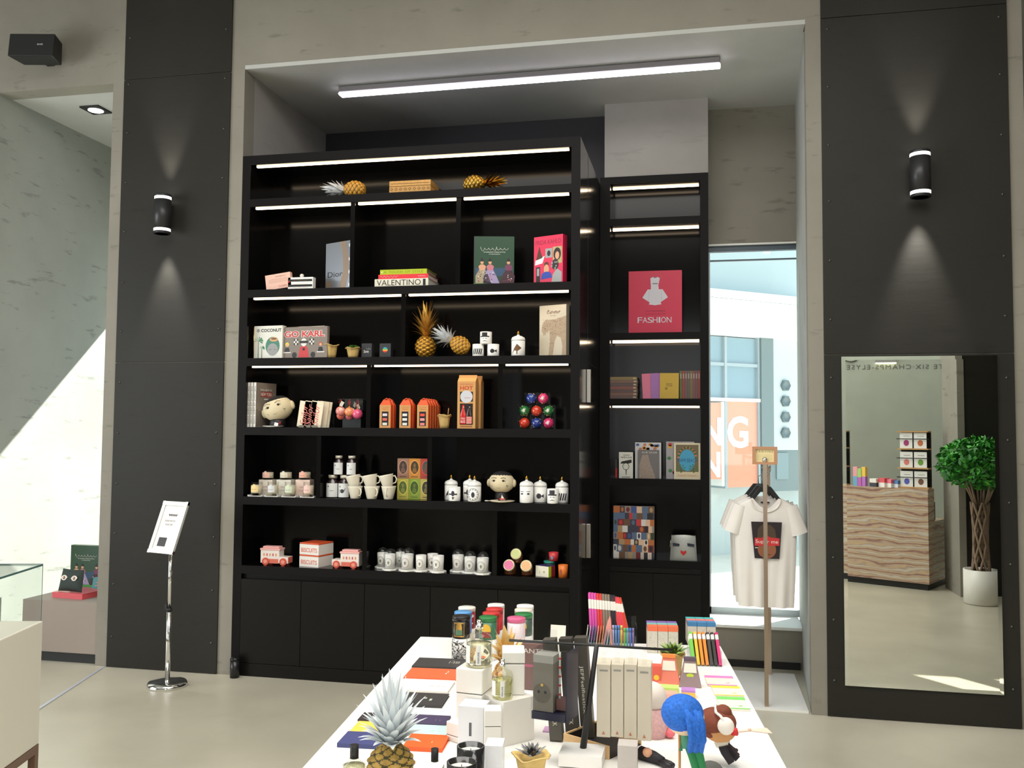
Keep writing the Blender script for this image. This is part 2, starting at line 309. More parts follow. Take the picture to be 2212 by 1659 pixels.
for k in 'ABCDEF':
    for x in DIV[k]:
        b=MB(); b.box(x-.016,x+.016,.008,SB,LV[k],top[k]); b.build('divider',BLACK,bk)
    xs=[XIL]+DIV[k]+[XIR]
    if k in 'EF': continue
    for i in range(len(xs)-1):
        b=MB(); w=.011; b.box(xs[i]+.03,xs[i+1]-.022,.03,.03+2*w,top[k]-.009,top[k]-.0005); b.build('light_strip',LED,bk)
b=MB(); b.box(XIL,XIR,.02,SB,.09,.66); b.box(XIL,XIR,0,SB,.0,.088); b.box(XIL,XIR,.03,SB,.66,.7); b.build('cabinet_body',BLACKM,bk)
ds=[XIL,-2.687,-2.227,-1.765,-1.304,XIR]
for i in range(5):
    b=MB(); b.box(ds[i]+.002,ds[i+1]-.002,0,.019,.091,.664-(.0 if i else 0)); b.build('cabinet_door',BLACKM,bk)
# second, set back
BX0,BX1,BY,BZ=-.768,.064,1.165,3.703; BI0,BI1=-.688,.002; BB=BY+.25
L2=[3.37,2.474,1.964,1.35,.735]
b2=thing('bookcase','narrower black built-in bookcase set back beside the window','bookcase',(0,0,0))
for x0,x1 in ((BX0,BI0),(BI1,BX1)): MB().box(x0,x1,BY+.004,BB,0,BZ).box(x0,x1,BY,BY+.0039,0,BZ,1).build('side_panel',[BLACK,BLACKF],b2)
MB().box(BI0,BI1,BB-.02,BB,0,BZ).build('back_panel',BLACK,b2)
for z in [BZ]+L2: MB().box(BI0,BI1,BY+.004,BB-.02,z-.056,z).box(BI0,BI1,BY,BY+.0039,z-.056,z,1).build('shelf_board',[BLACK,BLACKF],b2)
for z in [BZ]+L2[:3]: MB().box(BI0+.01,BI1-.01,BY+.12,BY+.145,z-.066,z-.0565).build('light_strip',LED,b2)
MB().box(BI0,BI1,BY+.02,BB-.02,0,.67).build('cabinet_body',BLACKM,b2)
MB().box(BI0+.002,-.358,BY,BY+.019,.03,.634).build('cabinet_door',BLACKM,b2); MB().box(-.354,BI1-.002,BY,BY+.019,.03,.634).build('cabinet_door',BLACKM,b2)
MB().box(BI0+.002,BI1-.002,BY,BY+.019,.64,.677).build('fascia',BLACKM,b2)
# ---------------------------------------------------------------- lamps
lb=thing('linear_light','long white linear lamp mounted under the niche ceiling above the bookcases','lamp',(-1.26,.445,ZC-.0045),-.01)
MB().box(-1.4,1.4,-.045,.045,-.043,0).build('housing',M((140,136,140),.5),lb,bev=.008)
MB().box(-1.402,1.402,-.04,.04,-.06,-.0435).build('diffuser',glow((246,240,255),7.5),lb,bev=.01)
def sconce(x,z,label):
    o=thing('wall_lamp',label,'wall lamp',(x,-.012,z),0,'up and down wall lamps'); yc=-.085
    b=MB(); b.cyl(.058,-.105,.105,(0,yc,0),28); b.lathe([(.058,.125),(.058,.142),(.046,.142),(.046,.126)],(0,yc,0),28); b.lathe([(.058,-.142),(.058,-.125),(.046,-.126),(.046,-.142)],(0,yc,0),28); b.build('housing',M((48,48,50),.4,.3),o)
    MB().box(-.03,.03,-.04,0,-.08,.08).build('bracket',M((40,40,42),.4),o)
    for s in (1,-1):
        b=MB(); b.cyl(.0575,*sorted((s*.105,s*.125)),(0,yc,0),28); b.build('light_ring',glow((255,252,246),2.6),o)
        b=MB(); b.cyl(.045,*sorted((s*.126,s*.13)),(0,yc,0),24); b.build('lens',glow((255,252,248),9),o)
        l=lamp('sconce_spot','SPOT',(0,0,0),80 if s<0 else 40,(1,.98,.95),(0 if s<0 else PI,0,0),spot_size=.8,spot_blend=.9,shadow_soft_size=.03); l.parent=o; l.location=(0,yc-.0,s*.15); l.rotation_euler=((.12 if s<0 else PI-.12),0,0)
sconce(-3.763,3.235,'black cylinder wall lamp on the metal column behind the sign stand'); sconce(1.298,3.266,'black cylinder wall lamp on the metal column above the mirror')
dl=thing('downlight','square black recessed downlight glowing in the alcove ceiling','downlight',(-4.745,.45,4.262),0)
MB().box(-.085,.085,-.085,.085,-.012,0).build('frame',INK,dl); MB().cyl(.058,-.0135,-.012,n=28).build('lens',glow((255,255,255),12),dl)
o=thing('sprinkler','small metal sprinkler head in the alcove ceiling beside the downlight','sprinkler',(-4.61,.56,4.262)); b=MB(); b.cyl(.035,-.008,0,n=20); b.cyl(.009,-.04,-.008,n=10); b.build('body',STEEL,o); b=MB(); b.cyl(.024,-.05,-.045,n=12); b.build('deflector',STEEL,o)
sp=thing('speaker','black box loudspeaker on the wall above the alcove','loudspeaker',(-4.76,-.2,4.475),.2)
b=MB(); b.hexa([(-.165,-.09,-.085),(.165,-.09,-.085),(.14,.09,-.08),(-.14,.09,-.08)],[(-.165,-.07,.09),(.165,-.07,.09),(.14,.09,.085),(-.14,.09,.085)]); b.build('cabinet',M((18,19,20),.5),sp,bev=.006)
MB().box(-.03,.03,.09,.21,-.04,.04).build('bracket',INK,sp)
b=MB(); b.text('BOSE',.045,.085,.0,.012,0,0,bold=.02); b.xf(T(0,-.0825,0)@RXm(-.115)); b.build('badge',M((190,190,190),.4),sp)
o=thing('linear_light','white linear lamp on the grey wall seen at the top of the mirror','lamp',(2.42,-BW,2.66)); MB().box(-.13,.13,0,.06,0,.08).build('housing',M((150,150,145),.5),o); MB().box(-.125,.125,.01,.05,-.012,-.0005).build('diffuser',glow((255,246,220),5),o)
# ---------------------------------------------------------------- mirror
MIR=M((236,240,236),0.0,1)
mr=thing('wall_mirror','tall frameless rectangular mirror on the metal column','mirror',(0,-.012,0))
x0,x1,z0,z1=.846,1.722,.193,2.176
MB().box(x0,x1,-.012,0,z0,z1).build('backing',M((60,62,60),.5),mr)
e=.022; b=MB(); b.flat([(x0+e,z0+e),(x1-e,z0+e),(x1-e,z1-e),(x0+e,z1-e)],-.0134)
o_=[(x0,-.0125,z0),(x1,-.0125,z0),(x1,-.0125,z1),(x0,-.0125,z1)]; i_=[(x0+e,-.0134,z0+e),(x1-e,-.0134,z0+e),(x1-e,-.0134,z1-e),(x0+e,-.0134,z1-e)]
for i in range(4): j=(i+1)%4; b.add([o_[i],o_[j],i_[j],i_[i]],[(0,1,2,3)])
b.build('glass',MIR,mr)
# ---------------------------------------------------------------- counter, plant and racks that the mirror shows
def marble():
    mt=bpy.data.materials.new('striped_marble'); mt.use_nodes=True; nt=mt.node_tree; b=nt.nodes['Principled BSDF']; N=nt.nodes.new; L=nt.links.new
    tc=N('ShaderNodeTexCoord'); mp=N('ShaderNodeMapping'); mp.inputs['Scale'].default_value=(.9,.9,4.2); n=N('ShaderNodeTexNoise'); n.inputs['Scale'].default_value=2; n.inputs['Detail'].default_value=6; n.inputs['Distortion'].default_value=.8
    w=N('ShaderNodeTexWave'); w.bands_direction='Z'; w.inputs['Scale'].default_value=.9; w.inputs['Distortion'].default_value=9; w.inputs['Detail'].default_value=5; w.inputs['Detail Scale'].default_value=1.6; r=N('ShaderNodeValToRGB')
    L(tc.outputs['Object'],mp.inputs[0]); L(mp.outputs[0],w.inputs[0]); e=r.color_ramp.elements; e[0].color=lin((150,112,98)); e[1].color=lin((206,192,172)); a=e.new(.12); a.color=lin((190,165,145)); a=e.new(.55); a.color=lin((205,175,135)); a=e.new(.75); a.color=lin((170,150,140))
    L(w.outputs[0],r.inputs[0]); L(r.outputs[0],b.inputs['Base Color']); b.inputs['Roughness'].default_value=.25; return mt
a1=math.atan2(-.435,-.786); ct=thing('counter','pink and brown striped marble cash counter reflected in the mirror','counter',(2.44,-4.9,0),a1)
b=MB(); b.box(0,2.0,0,.23,.07,1.105); b.build('front_slab',marble(),ct); MB().box(0,2,.231,.75,.07,.74).build('body',marble(),ct); MB().box(.02,2,.02,.7,0,.069).build('kick_base',INK,ct)
def cpt(u,v,z): return Vector((2.44,-4.9,0))+RZ(a1)@Vector((u,v,z))
def cardrack(u,label):
    o=thing('card_rack',label,'card rack',cpt(u,.11,1.106),a1,'card racks on the marble counter')
    wd=M((196,150,95),.6); b=MB(); b.box(-.16,.16,.06,.085,0,.64); b.build('back_panel',INK,o)
    for z in (0,.215,.43,.625): MB().box(-.165,.165,-.06,.06,z,z+.014).build('shelf',wd,o)
    for k,z in enumerate((.12,.335,.55)):
        b=MB(); b.tube([(-.17,-.055,z),(.17,-.055,z)],.005,6); b.tube([(.17,-.055,z),(.17,.06,z)],.005,6); b.build('rail',INK,o)
        for j in range(2):
            cc=[(120,80,60),(90,100,190),(110,160,60),(230,130,120),(200,110,70),(170,60,120)][k*2+j]
            b=MB(); b.box(-.145+.15*j,-.01+.15*j,-.04,-.034,z-.105,z+.07,0); b.disc(-.08+.15*j,z-.045,.03,-.0405,1,12,.035); b.rect(-.12+.15*j,-.05+.15*j,z+.03,z+.034,-.0405,2); b.build('greeting_card',[WHITE,M(cc,.6),INK],o)
cardrack(.17,'wooden wire-fronted card rack at the near end of the counter in the mirror'); cardrack(1.08,'wooden wire-fronted card rack cut off at the edge of the mirror')
for i,(u,c1,c2,h) in enumerate(((.82,(250,170,180),(120,180,220),.22),(.77,(170,215,120),(200,110,190),.2),(.72,(245,200,90),(190,120,200),.22),(.6,(240,235,225),(60,60,70),.09),(.5,(225,90,100),(240,235,230),.1),(.42,(235,120,140),(240,238,232),.09),(.34,(90,130,180),(220,225,230),.08))):
    o=thing('gift_box',('pastel pink','pastel green','pastel yellow','cream and black','red and white','rose pink','pale blue')[i]+' small gift box on the marble counter in the mirror','box',cpt(u,.1,1.106),a1+.1*i,'small boxes on the marble counter')
    w=.024 if i<3 else .042; b=MB(); b.box(-w,w,-w,w,0,h*.5,1); b.box(-w,w,-w,w,h*.5,h,0); b.build('carton',[M(c1,.6),M(c2,.6)],o)
o=thing('card_terminal','dark card terminal on the low back part of the counter','terminal',cpt(.1,.4,.741),a1); MB().box(-.05,.05,-.04,.04,0,.2).build('body',INK,o); MB().box(.052,.16,-.03,.0,0,.22).build('screen',M((225,228,225),.4),o)
pl=thing('potted_tree','braided-trunk bushy green tree in a white round pot, seen in the mirror','potted plant',(2.783,-4.24,0))
b=MB(); b.lathe([(.155,0),(.168,.01),(.168,.345),(.15,.345),(.15,.3),(0,.3)],n=32); b.build('pot',M((235,232,224),.35),pl)
MB().cyl(.149,.29,.315,n=24).build('soil',M((60,45,35),.9),pl)
b=MB()
for k in range(6):
    for d in (1,-1):
        b.tube([((.085-.02*math.sin(t*PI))*math.cos(k*PI/3+d*2.6*t),(.085-.02*math.sin(t*PI))*math.sin(k*PI/3+d*2.6*t),.3+.72*t) for t in [i/12 for i in range(13)]],.013,6)
for k in range(14):
    a=rnd.uniform(0,2*PI); r=rnd.uniform(.1,.3); b.tube([(.06*math.cos(a),.06*math.sin(a),1.0),(.6*r*math.cos(a),.6*r*math.sin(a),1.2),(r*math.cos(a),r*math.sin(a),1.42)],[.011,.008,.004],5)
b.build('trunk',M((140,118,98),.8),pl)
b=MB()
for k in range(2600):
    while 1:
        x,y,z=rnd.uniform(-1,1),rnd.uniform(-1,1),rnd.uniform(-1,1); q=x*x+y*y+z*z
        if .25<q<1: break
    c=Vector((x*.4,y*.4,1.42+z*.27)); a=Vector((rnd.gauss(0,1),rnd.gauss(0,1),rnd.gauss(0,.6))).normalized(); u=a.orthogonal().normalized(); l=rnd.uniform(.025,.045)
    b.add([c-a*l,c+u*l*.45,c+a*l,c-u*l*.45],[(0,1,2,3)],rnd.randint(0,2))
b.build('foliage',[M((40,130,30),.5),M((70,165,45),.5),M((25,95,25),.5)],pl)
# ---------------------------------------------------------------- sign stand
st=thing('sign_stand','chrome floor sign stand with a tilted framed notice beside the metal column','sign stand',(-3.467,-.345,0))
b=MB(); b.lathe([(.128,0),(.132,.012),(.12,.03),(.06,.04),(0,.042)],n=40); b.build('base',CHROME,st)
b=MB(); b.cyl(.016,.04,.5,n=16); b.cyl(.0125,.5,.9,n=16); b.build('pole',CHROME,st); b=MB(); b.cyl(.018,.49,.51,n=16); b.box(-.03,-.014,-.008,.008,.5,.54); b.build('clamp',INK,st)
fm=bpy.data.objects.new('notice_frame',None)
mx=T(-.015,-.01,1.045)@RZ(-.28)@RXm(-.36)
b=MB(); w,h=.116,.177
for x0,x1,z0,z1 in ((-w,w,h-.028,h),(-w,w,-h,-h+.028),(-w,-w+.028,-h+.029,h-.029),(w-.028,w,-h+.029,h-.029)): b.box(x0,x1,-.008,.008,z0,z1,0)
b.box(-w+.02,w-.02,-.002,.006,-h+.02,h-.02,1)
for x in (-w,w-.02):
    for z in (-h,h-.02): b.box(x-.001,x+.021,-.0095,.009,z-.001,z+.021,2)
b.tube([(-.03+.08*t/16,-.0035,.084+.008*math.sin(t*2.1)) for t in range(17)],.0018,5,3); b.text('PLEASE WATCH',-.05,.045,.038,.05,-.0026,3); b.text('YOUR STEP',-.04,.03,.012,.024,-.0026,3); b.rect(-.055,.02,-.13,-.07,-.0026,3); b.xf(mx)
b.build('notice_panel',[M((212,214,208),.35,.4),M((238,232,228),.4),CHROME,M((45,42,44),.5)],st,bev=0)
# ---------------------------------------------------------------- alcove display
o=thing('plinth','low grey display plinth with black recessed base in the alcove','plinth',(-4.89,.015,0)); MB().prismz([(0,0),(.622,0),(.622,.142),(1.4,.142),(1.4,.95),(0,.95)],.075,.442).build('body',M((150,138,128),.6,noise=.03,scale=3),o); MB().prismz([(.04,.03),(.62,.03),(.62,.16),(1.4,.16),(1.4,.95),(.04,.95)],0,.0745).build('kick_base',M((12,12,12),.5),o)
# ---------------------------------------------------------------- glass-topped counter on the left
gc=thing('display_counter','white jewellery counter with glass case on brown metal legs','counter',(-2.681,-2.509,0),.255)
MB().box(-1.1,0,-1.3,0,.4,.9).build('body',M((216,210,196),.45),gc,bev=.004)
b=MB(); b.box(-.028,0,-.03,0,0,.399); b.box(-.028,0,-1.3,-.03,.365,.3985); b.box(-1.1,-.029,-.03,-.002,.365,.3985); b.box(-1.1,-1.07,-.03,0,0,.36); b.box(-.028,0,-1.3,-1.27,0,.36); b.box(-.028,0,-1.27,-.03,.0,.03); b.build('leg_frame',M((110,82,66),.4,.2),gc)
GG=thin_glass('case_glass',(.985,.995,.99),.008); b=MB(); b.box(-1.09,-.01,-.01,-.006,.901,1.13); b.box(-.01,-.006,-1.29,-.006,.901,1.13); b.box(-1.09,-.006,-1.29,-.006,1.131,1.135); b.build('glass_case',GG,gc); b=MB(); ED=M((70,105,105),.3); b.box(-1.09,-.0055,-.0058,-.0045,1.128,1.136); b.box(-.0055,-.0045,-1.29,-.0058,1.128,1.136); b.box(-.0055,-.0045,-.0095,-.0058,.901,1.128); b.build('glass_edge',ED,gc)
o=thing('necklace','small gold necklace lying inside the glass counter case','jewellery',Vector((-2.681,-2.509,.9015))+RZ(.255)@Vector((-.2,-.24,0)),.4)
b=MB(); b.tube([(.06*math.cos(t),.035*math.sin(t*1.0)+.01*math.sin(3*t),.004+.003*math.sin(5*t)) for t in [i*2*PI/24 for i in range(24)]],.003,6); b.build('chain',GOLD,o); b=MB(); b.ball((.05,-.03,.008),.009); b.ball((.03,-.04,.008),.007); b.build('pendant',GOLD,o)
# ---------------------------------------------------------------- display table
TZ=.85; TA=.104; TO=Vector((-1.14,-2.198,0))
tb=thing('display_table','long white display table covered with gifts in front of the bookcases','table',TO,TA)
MB().box(0,1.222,-2.1,0,TZ-.045,TZ).build('tabletop',WHITE,tb,bev=.003)
for x0,x1 in ((.03,.09),(1.13,1.19)): MB().box(x0,x1,-2.05,-.05,0,TZ-.0455).build('leg',WHITE,tb)
MB().box(.0905,1.1295,-.09,-.06,.45,TZ-.0455).build('modesty_panel',WHITE,tb)
# ---------------------------------------------------------------- builders of goods
def book(name,label,loc,w,h,d,cover,rot=0,lean=0,group=None,front=None,fm=(),spine='l',edge=PAPER,cat='book',spart=None):
    o=thing(name,label,cat,loc,(lean,0,rot) if lean else rot,group); t=min(.003,d*.18)
    b=MB(); b.box(-w/2,w/2,0,t,0,h); b.box(-w/2,w/2,d-t,d,0,h); sx=-w/2 if spine=='l' else w/2
    b.box(*sorted((sx,sx+(t if spine=='l' else -t))),t,d-t,0,h)
    if front: front(b,w,h)
    if spart: spart(b,w,h,d,sx)
    b.build('cover',[cover]+list(fm),o)
    b=MB(); b.box(-w/2+.004,w/2-.004,t,d-t,.004,h-.004); b.build('page_block',edge,o); return o
def flatbook(name,label,loc,w,l,d,cover,rot=0,group=None,spine=None,fm=(),edge=PAPER,cat='book',front=None):
    # lies flat: local x width, y depth, z thickness; spine on the near side
    o=thing(name,label,cat,loc,rot,group); t=min(.003,d*.2)
    b=MB(); b.box(-w/2,w/2,0,l,0,t); b.box(-w/2,w/2,0,l,d-t,d); b.box(-w/2,w/2,0,t,t,d-t)
    if spine: spine(b,w,d)
    if front: n=len(b.v); front(b,w,l); b.xf(T(0,0,d)@RXm(-PI/2)@T(0,0,0),n)
    b.build('cover',[cover]+list(fm),o); b=MB(); b.box(-w/2+.004,w/2-.004,t,l-.004,t,d-t); b.build('page_block',edge,o); return o
def pineapple(name,label,loc,h,r,crown,bm,lm,rot=0,n=44,group=None,lw=.011,seed=1,dm=None,spread=1.25):
    o=thing(name,label,'pineapple',loc,rot,group); R=random.Random(seed)
    b=MB(); NA,NZ=64,44; v=[];f=[]; m=[]
    for k in range(NZ+1):
        t=k/NZ; rr=r*(math.sin(PI*(.1+.82*t)))**.62
        if k==0: rr*=.75
        for i in range(NA):
            u=i/NA; p=abs(math.sin(PI*(7*u+8*t*.62)))*abs(math.sin(PI*(7*u-8*t*.62))); q=rr*(1+.16*p**.6-.05)
            v.append((q*math.cos(2*PI*u),q*math.sin(2*PI*u),h*t))
    for k in range(NZ):
        for i in range(NA):
            u=(i+.5)/NA;t=(k+.5)/NZ; p=abs(math.sin(PI*(7*u+8*t*.62)))*abs(math.sin(PI*(7*u-8*t*.62)))
            f.append((k*NA+i,k*NA+(i+1)%NA,(k+1)*NA+(i+1)%NA,(k+1)*NA+i)); m.append(1 if p<.22 else 0)
    f.append(tuple(range(NA-1,-1,-1))); f.append(tuple(NZ*NA+i for i in range(NA))); m+=[0,0]
    b.v=v; b.f=f; b.m=m; b.s=[True]*len(f); b.build('body',[bm,dm or bm],o)
    b=MB()
    for k in range(n):
        q=k/n; a=k*2.399; tilt=spread*(1-q)+.1; L=crown*(.42+.58*q**.7)*R.uniform(.85,1.05); z0=h*.97+crown*.2*q; r0=.2*r*(1-q)+.004; pts=[]
        for j in range(6):
            s=j/5; th=tilt*(.55+.6*s)*(1 if q>.15 else 1.1); 
            if j==0: x,z=r0,z0
            else: x+=L/5*math.sin(th); z+=L/5*math.cos(th)
            w=lw*(math.sin(PI*(.32+.66*s)))*(1.1-.35*q); pts.append((x,z,w))
        vs=[]
        for x,z,w in pts:
            for sg,lift in ((-1,.25),(0,0),(1,.25)): vs.append((x*math.cos(a)-sg*w*math.sin(a),x*math.sin(a)+sg*w*math.cos(a),z+lift*w))
        b.add(vs,[(j*3+c,j*3+c+1,j*3+c+4,j*3+c+3) for j in range(5) for c in (0,1)],0,True)
    b.build('crown',lm,o); return o
def bagpot(name,label,loc,r,h,mt,plant=None,pm=None,seed=1,cat='pot',twig=False):
    o=thing(name,label,cat,loc,seed); R=random.Random(seed); n=28; b=MB(); v=[];f=[]
    ph=[R.uniform(0,6) for _ in range(3)]; pr=[(.72,0),(.8,.25),(.88,.55),(.95,.78),(1.12,.9),(1.2,.84),(1.05,.82),(.86,.8),(.8,.55)]
    for k,(q,z) in enumerate(pr):
        for i in range(n):
            a=2*PI*i/n; wv=1+.06*math.sin(5*a+ph[0])*(.4+z)+.04*math.sin(9*a+ph[1]); zz=h*(z+.06*math.sin(3*a+ph[2])*(1 if k>=3 and k<8 else 0))
            v.append((r*q*wv*math.cos(a),r*q*wv*math.sin(a),zz))
    for k in range(len(pr)-1): f+=[(k*n+i,k*n+(i+1)%n,(k+1)*n+(i+1)%n,(k+1)*n+i) for i in range(n)]
    f.append(tuple(range(n-1,-1,-1))); f.append(tuple((len(pr)-1)*n+i for i in range(n))); b.add(v,f,0,True); b.build('paper_pot',mt,o)
    if plant:
        b=MB(); N=26
        for k in range(N):
            q=k/N; a=k*2.4; L=plant*(1-.5*q); tilt=1.15*(1-q)+.08; d=Vector((math.sin(tilt)*math.cos(a),math.sin(tilt)*math.sin(a),math.cos(tilt)))
            s=Vector((-math.sin(a),math.cos(a),0)); u=d.cross(s); c=Vector((0,0,h*.78)); w=plant*.15
            p=[c,c+d*L*.5+s*w,c+d*L,c+d*L*.5-s*w,c+d*L*.5+u*w*.7]; b.add(p,[(0,1,4),(1,2,4),(2,3,4),(3,0,4)],k%2)
        b.build('succulent',pm,o)
    if twig: b=MB(); b.tube([(.6*r,0,.7*h),(.75*r,0,h*1.35)],.003,6); b.build('twig',TAN,o)
    return o
def cup(name,label,loc,r,h,rot=0,group=None,art=None,am=(),lid=False,cat='candle',finial=None):
    o=thing(name,label,cat,loc,rot,group); b=MB(); b.lathe([(r*.93,0),(r,.004),(r,h),(r-.003,h),(r-.004,h*.8),(0,h*.8)],n=28)
    if art: n=len(b.v); art(b,r,h); b.wrap(n,r+.0006)
    b.build('jar',[WHITE]+list(am),o)
    if lid:
        b=MB(); b.lathe([(r*1.02,h+.001),(r*1.02,h+.012),(r*.9,h+.024),(r*.5,h+.033),(r*.2,h+.037),(r*.2,h+.043),(0,h+.044)],n=28); b.build('lid',WHITE,o)
        b=MB(); b.lathe([(0,h+.0445),(r*.2,h+.05),(r*.14,h+.062),(0,h+.07)],n=12); b.build('finial',GOLD,o)
    else: b=MB(); b.cyl(r-.0045,h*.805,h*.83,n=20); b.build('wax',CREAM,o)
    return o
def sh(k,x0,x1,y0,y1,Y=.06):      # centre, width and height of what stands on a shelf between these photo columns
    z=LV[k] if k in LV else L2[k]; ym=(y0+y1)/2; a=at(x0,ym,Y=Y); c=at(x1,ym,Y=Y); t=at((x0+x1)/2,y0,Y=Y)
    return Vector(((a.x+c.x)/2,Y,z+.0005)),c.x-a.x,t.z-z
# ---------------------------------------------------------------- top shelf
WL=M((206,210,214),.4); PB=M((205,150,50),.45); PBD=M((120,80,25),.6); GB=M((190,150,60),.3,.8)
p,w,h=sh('A',680,788,392,425,.13)
def lay(o,loc,tilt,yaw): o.location=loc; o.rotation_euler=Matrix(RZ(yaw)@RYm(tilt)).to_euler(); return o
z=LV['A']
lay(pineapple('pineapple','decorative pineapple with silver-white leaves lying on the top shelf',(0,0,0),.15,.06,.15,PB,WL,dm=PBD,seed=3,spread=.85,n=32,lw=.015),(at(789,405,Y=.13).x,.13,z+.062),-PI/2+.05,.1)
lay(pineapple('pineapple','all-gold pineapple lying at the far end of the top shelf',(0,0,0),.15,.058,.15,GB,GOLD,dm=M((110,80,30),.5,.6),seed=4,spread=.85),(at(1003,405,Y=.13).x,.13,z+.06),PI/2-.05,-.12)
p,w,h=sh('A',841,930,390,425,.1); o=thing('patterned_box','gold patterned lidded box on the top shelf','box',p); gm=M((196,148,78),.5,noise=.15,scale=60); gd=M((120,80,36),.6)
b=MB(); b.box(-w/2,w/2,0,.2,0,h*.62,0)
for i in range(9): x=-w/2+w*(i+.5)/9; b.flat([(x-.013,h*.45),(x,h*.34),(x+.013,h*.45),(x,h*.56)],-.0004,1); b.flat([(x-.007,h*.45),(x,h*.39),(x+.007,h*.45),(x,h*.51)],-.0008,0)
b.build('body',[gm,gd],o); b=MB(); b.box(-w/2,w/2,0,.2,h*.66,h,0); b.rect(-w/2+.01,w/2-.01,h*.8,h*.84,-.0004,1); b.box(-w/2+.003,w/2-.003,.003,.197,h*.62,h*.66,1); b.build('lid',[gm,gd],o)
# ---------------------------------------------------------------- second shelf
p,w,h=sh('B',573,627,592,626,.05); o=thing('clutch_bag','pale pink postcard clutch bag with a red lip print, leaning askew','bag',p+Vector((0,0,.004)),0)
b=MB(); b.box(-w/2,w/2,0,.035,0,h*.92,0); b.text('THE KISSING KIT',-w*.1,w*.32,h*.72,h*.79,-.0004,1); b.text('CLOSED',-.0,w*.33,h*.08,h*.2,-.0004,2); b.disc(w*.42,h*.3,.008,-.0006,3,12,.005)
for i in range(3): b.tube([(-w*.38+w*.75*t/12,-.0006,h*(.42+.09*i)+.0025*math.sin(t*2.3+i)) for t in range(13)],.0006,4,1)
b.xf(T(.01,0,.008)@RYm(-.13)); b.build('body',[M((236,190,172),.5),M((120,80,70),.6),M((170,70,60),.6),RED],o)
p,w,h=sh('B',622,676,599,626,.05); o=thing('clutch_bag','black and white striped clutch bag with a pearl clasp','bag',p)
b=MB(); b.box(-w/2,w/2,0,.045,0,h,0)
for i in (0,1): b.rect(-w/2+.004,w/2-.006,h*(.24+.42*i),h*(.42+.42*i),-.0004,1)
for i in range(3): b.tube([(-w*.3+w*.6*t/10,-.001,h*(.15+.3*i)+.0025*math.sin(t*1.9+i)) for t in range(11)],.0006,4,2)
b.build('body',[WHITE,INK,TAN],o,bev=.002); b=MB(); b.ball((0,.022,h+.014),.0145); b.build('pearl_clasp',M((235,228,215),.2,coat=.5),o); b=MB(); b.cyl(.008,h,h+.004,(0,.022,0),12); b.build('clasp_seat',GOLD,o)
p,w,h=sh('B',692,752,516,624,.03)
def dior(b,w,h):
    b.text('Dior',-w*.42,w*.1,h*.29,h*.4,-.0006,1)
    b.flat([(w*.0,h*1),(w*.1,h*.75),(w*.12,h*.4),(w*.02,h*.15),(w*-.1,0),(w*.2,0),(w*.3,h*.3),(w*.32,h*.6),(w*.2,h)],-.0004,2)
    for q in (.1,.36,.62,.9): b.disc(w*.33,h*q,.007,-.0008,3,12,.014)
    b.flat([(-w*.46,0),(-w*.25,0),(-w*.3,h*.2),(-w*.47,h*.22)],-.0004,2)
book('art_book','shiny silver fashion book standing on the second shelf',p+Vector((0,.1,0)),w*1.4,h,.03,M((152,157,165),.25,.55),-.42,0,None,dior,(INK,M((150,130,112),.3,.3),M((232,232,236),.2,.3)),'r')
x0=at(867,600,Y=.03).x; z=LV['B']+.0005
def vsp(b,w,d): b.text('VALENTINO',-w*.46,w*.36,d*.16,d*.88,-.0006,1); b.rect(w*.4,w*.45,d*.1,d*.9,-.0005,1)
def osp(b,w,d): b.tube([(-w*.46+w*.36*t/20,-.001,d*.5+d*.22*math.sin(t*1.7)*(1 if t%7 else 1.4)) for t in range(21)],.0009,4,1); b.text('RIZZOLI',w*.3,w*.44,d*.42,d*.58,-.0006,1)
def lsp(b,w,d): b.text('A  TOUCH  OF  STYLE',-w*.42,w*.42,d*.25,d*.75,-.0006,1); b.disc(-w*.46,d*.5,.005,-.0008,2,10)
wv=at(925,612,Y=.03).x-at(809,617,Y=.03).x
flatbook('art_book','thick white book with large black spine lettering under two others',(x0,.03,z),wv,.26,.055,M((225,218,200),.4),0,None,vsp,(INK,))
flatbook('art_book','red book lying flat in the middle of the shelf stack',(x0+.012,.032,z+.0555),wv*.93,.24,.03,M((225,50,62),.4),0,None,osp,(WHITE,))
flatbook('art_book','lime green book lying on top of the shelf stack',(x0+.012,.035,z+.086),wv*.87,.235,.034,M((176,190,30),.4),0,None,lsp,(M((130,140,20),.5),WHITE),M((150,148,120),.7))
def script(b,x0,x1,z,a,y,m,r=.0011,n=34):
    pts=[]
    for t in range(n+1):
        q=t/n; big=2.2 if q<.12 or .5<q<.62 else 1; pts.append((x0+(x1-x0)*q+a*.5*math.cos(t*1.35),y,z+a*big*math.sin(t*1.35)))
    b.tube(pts,r,4,m)
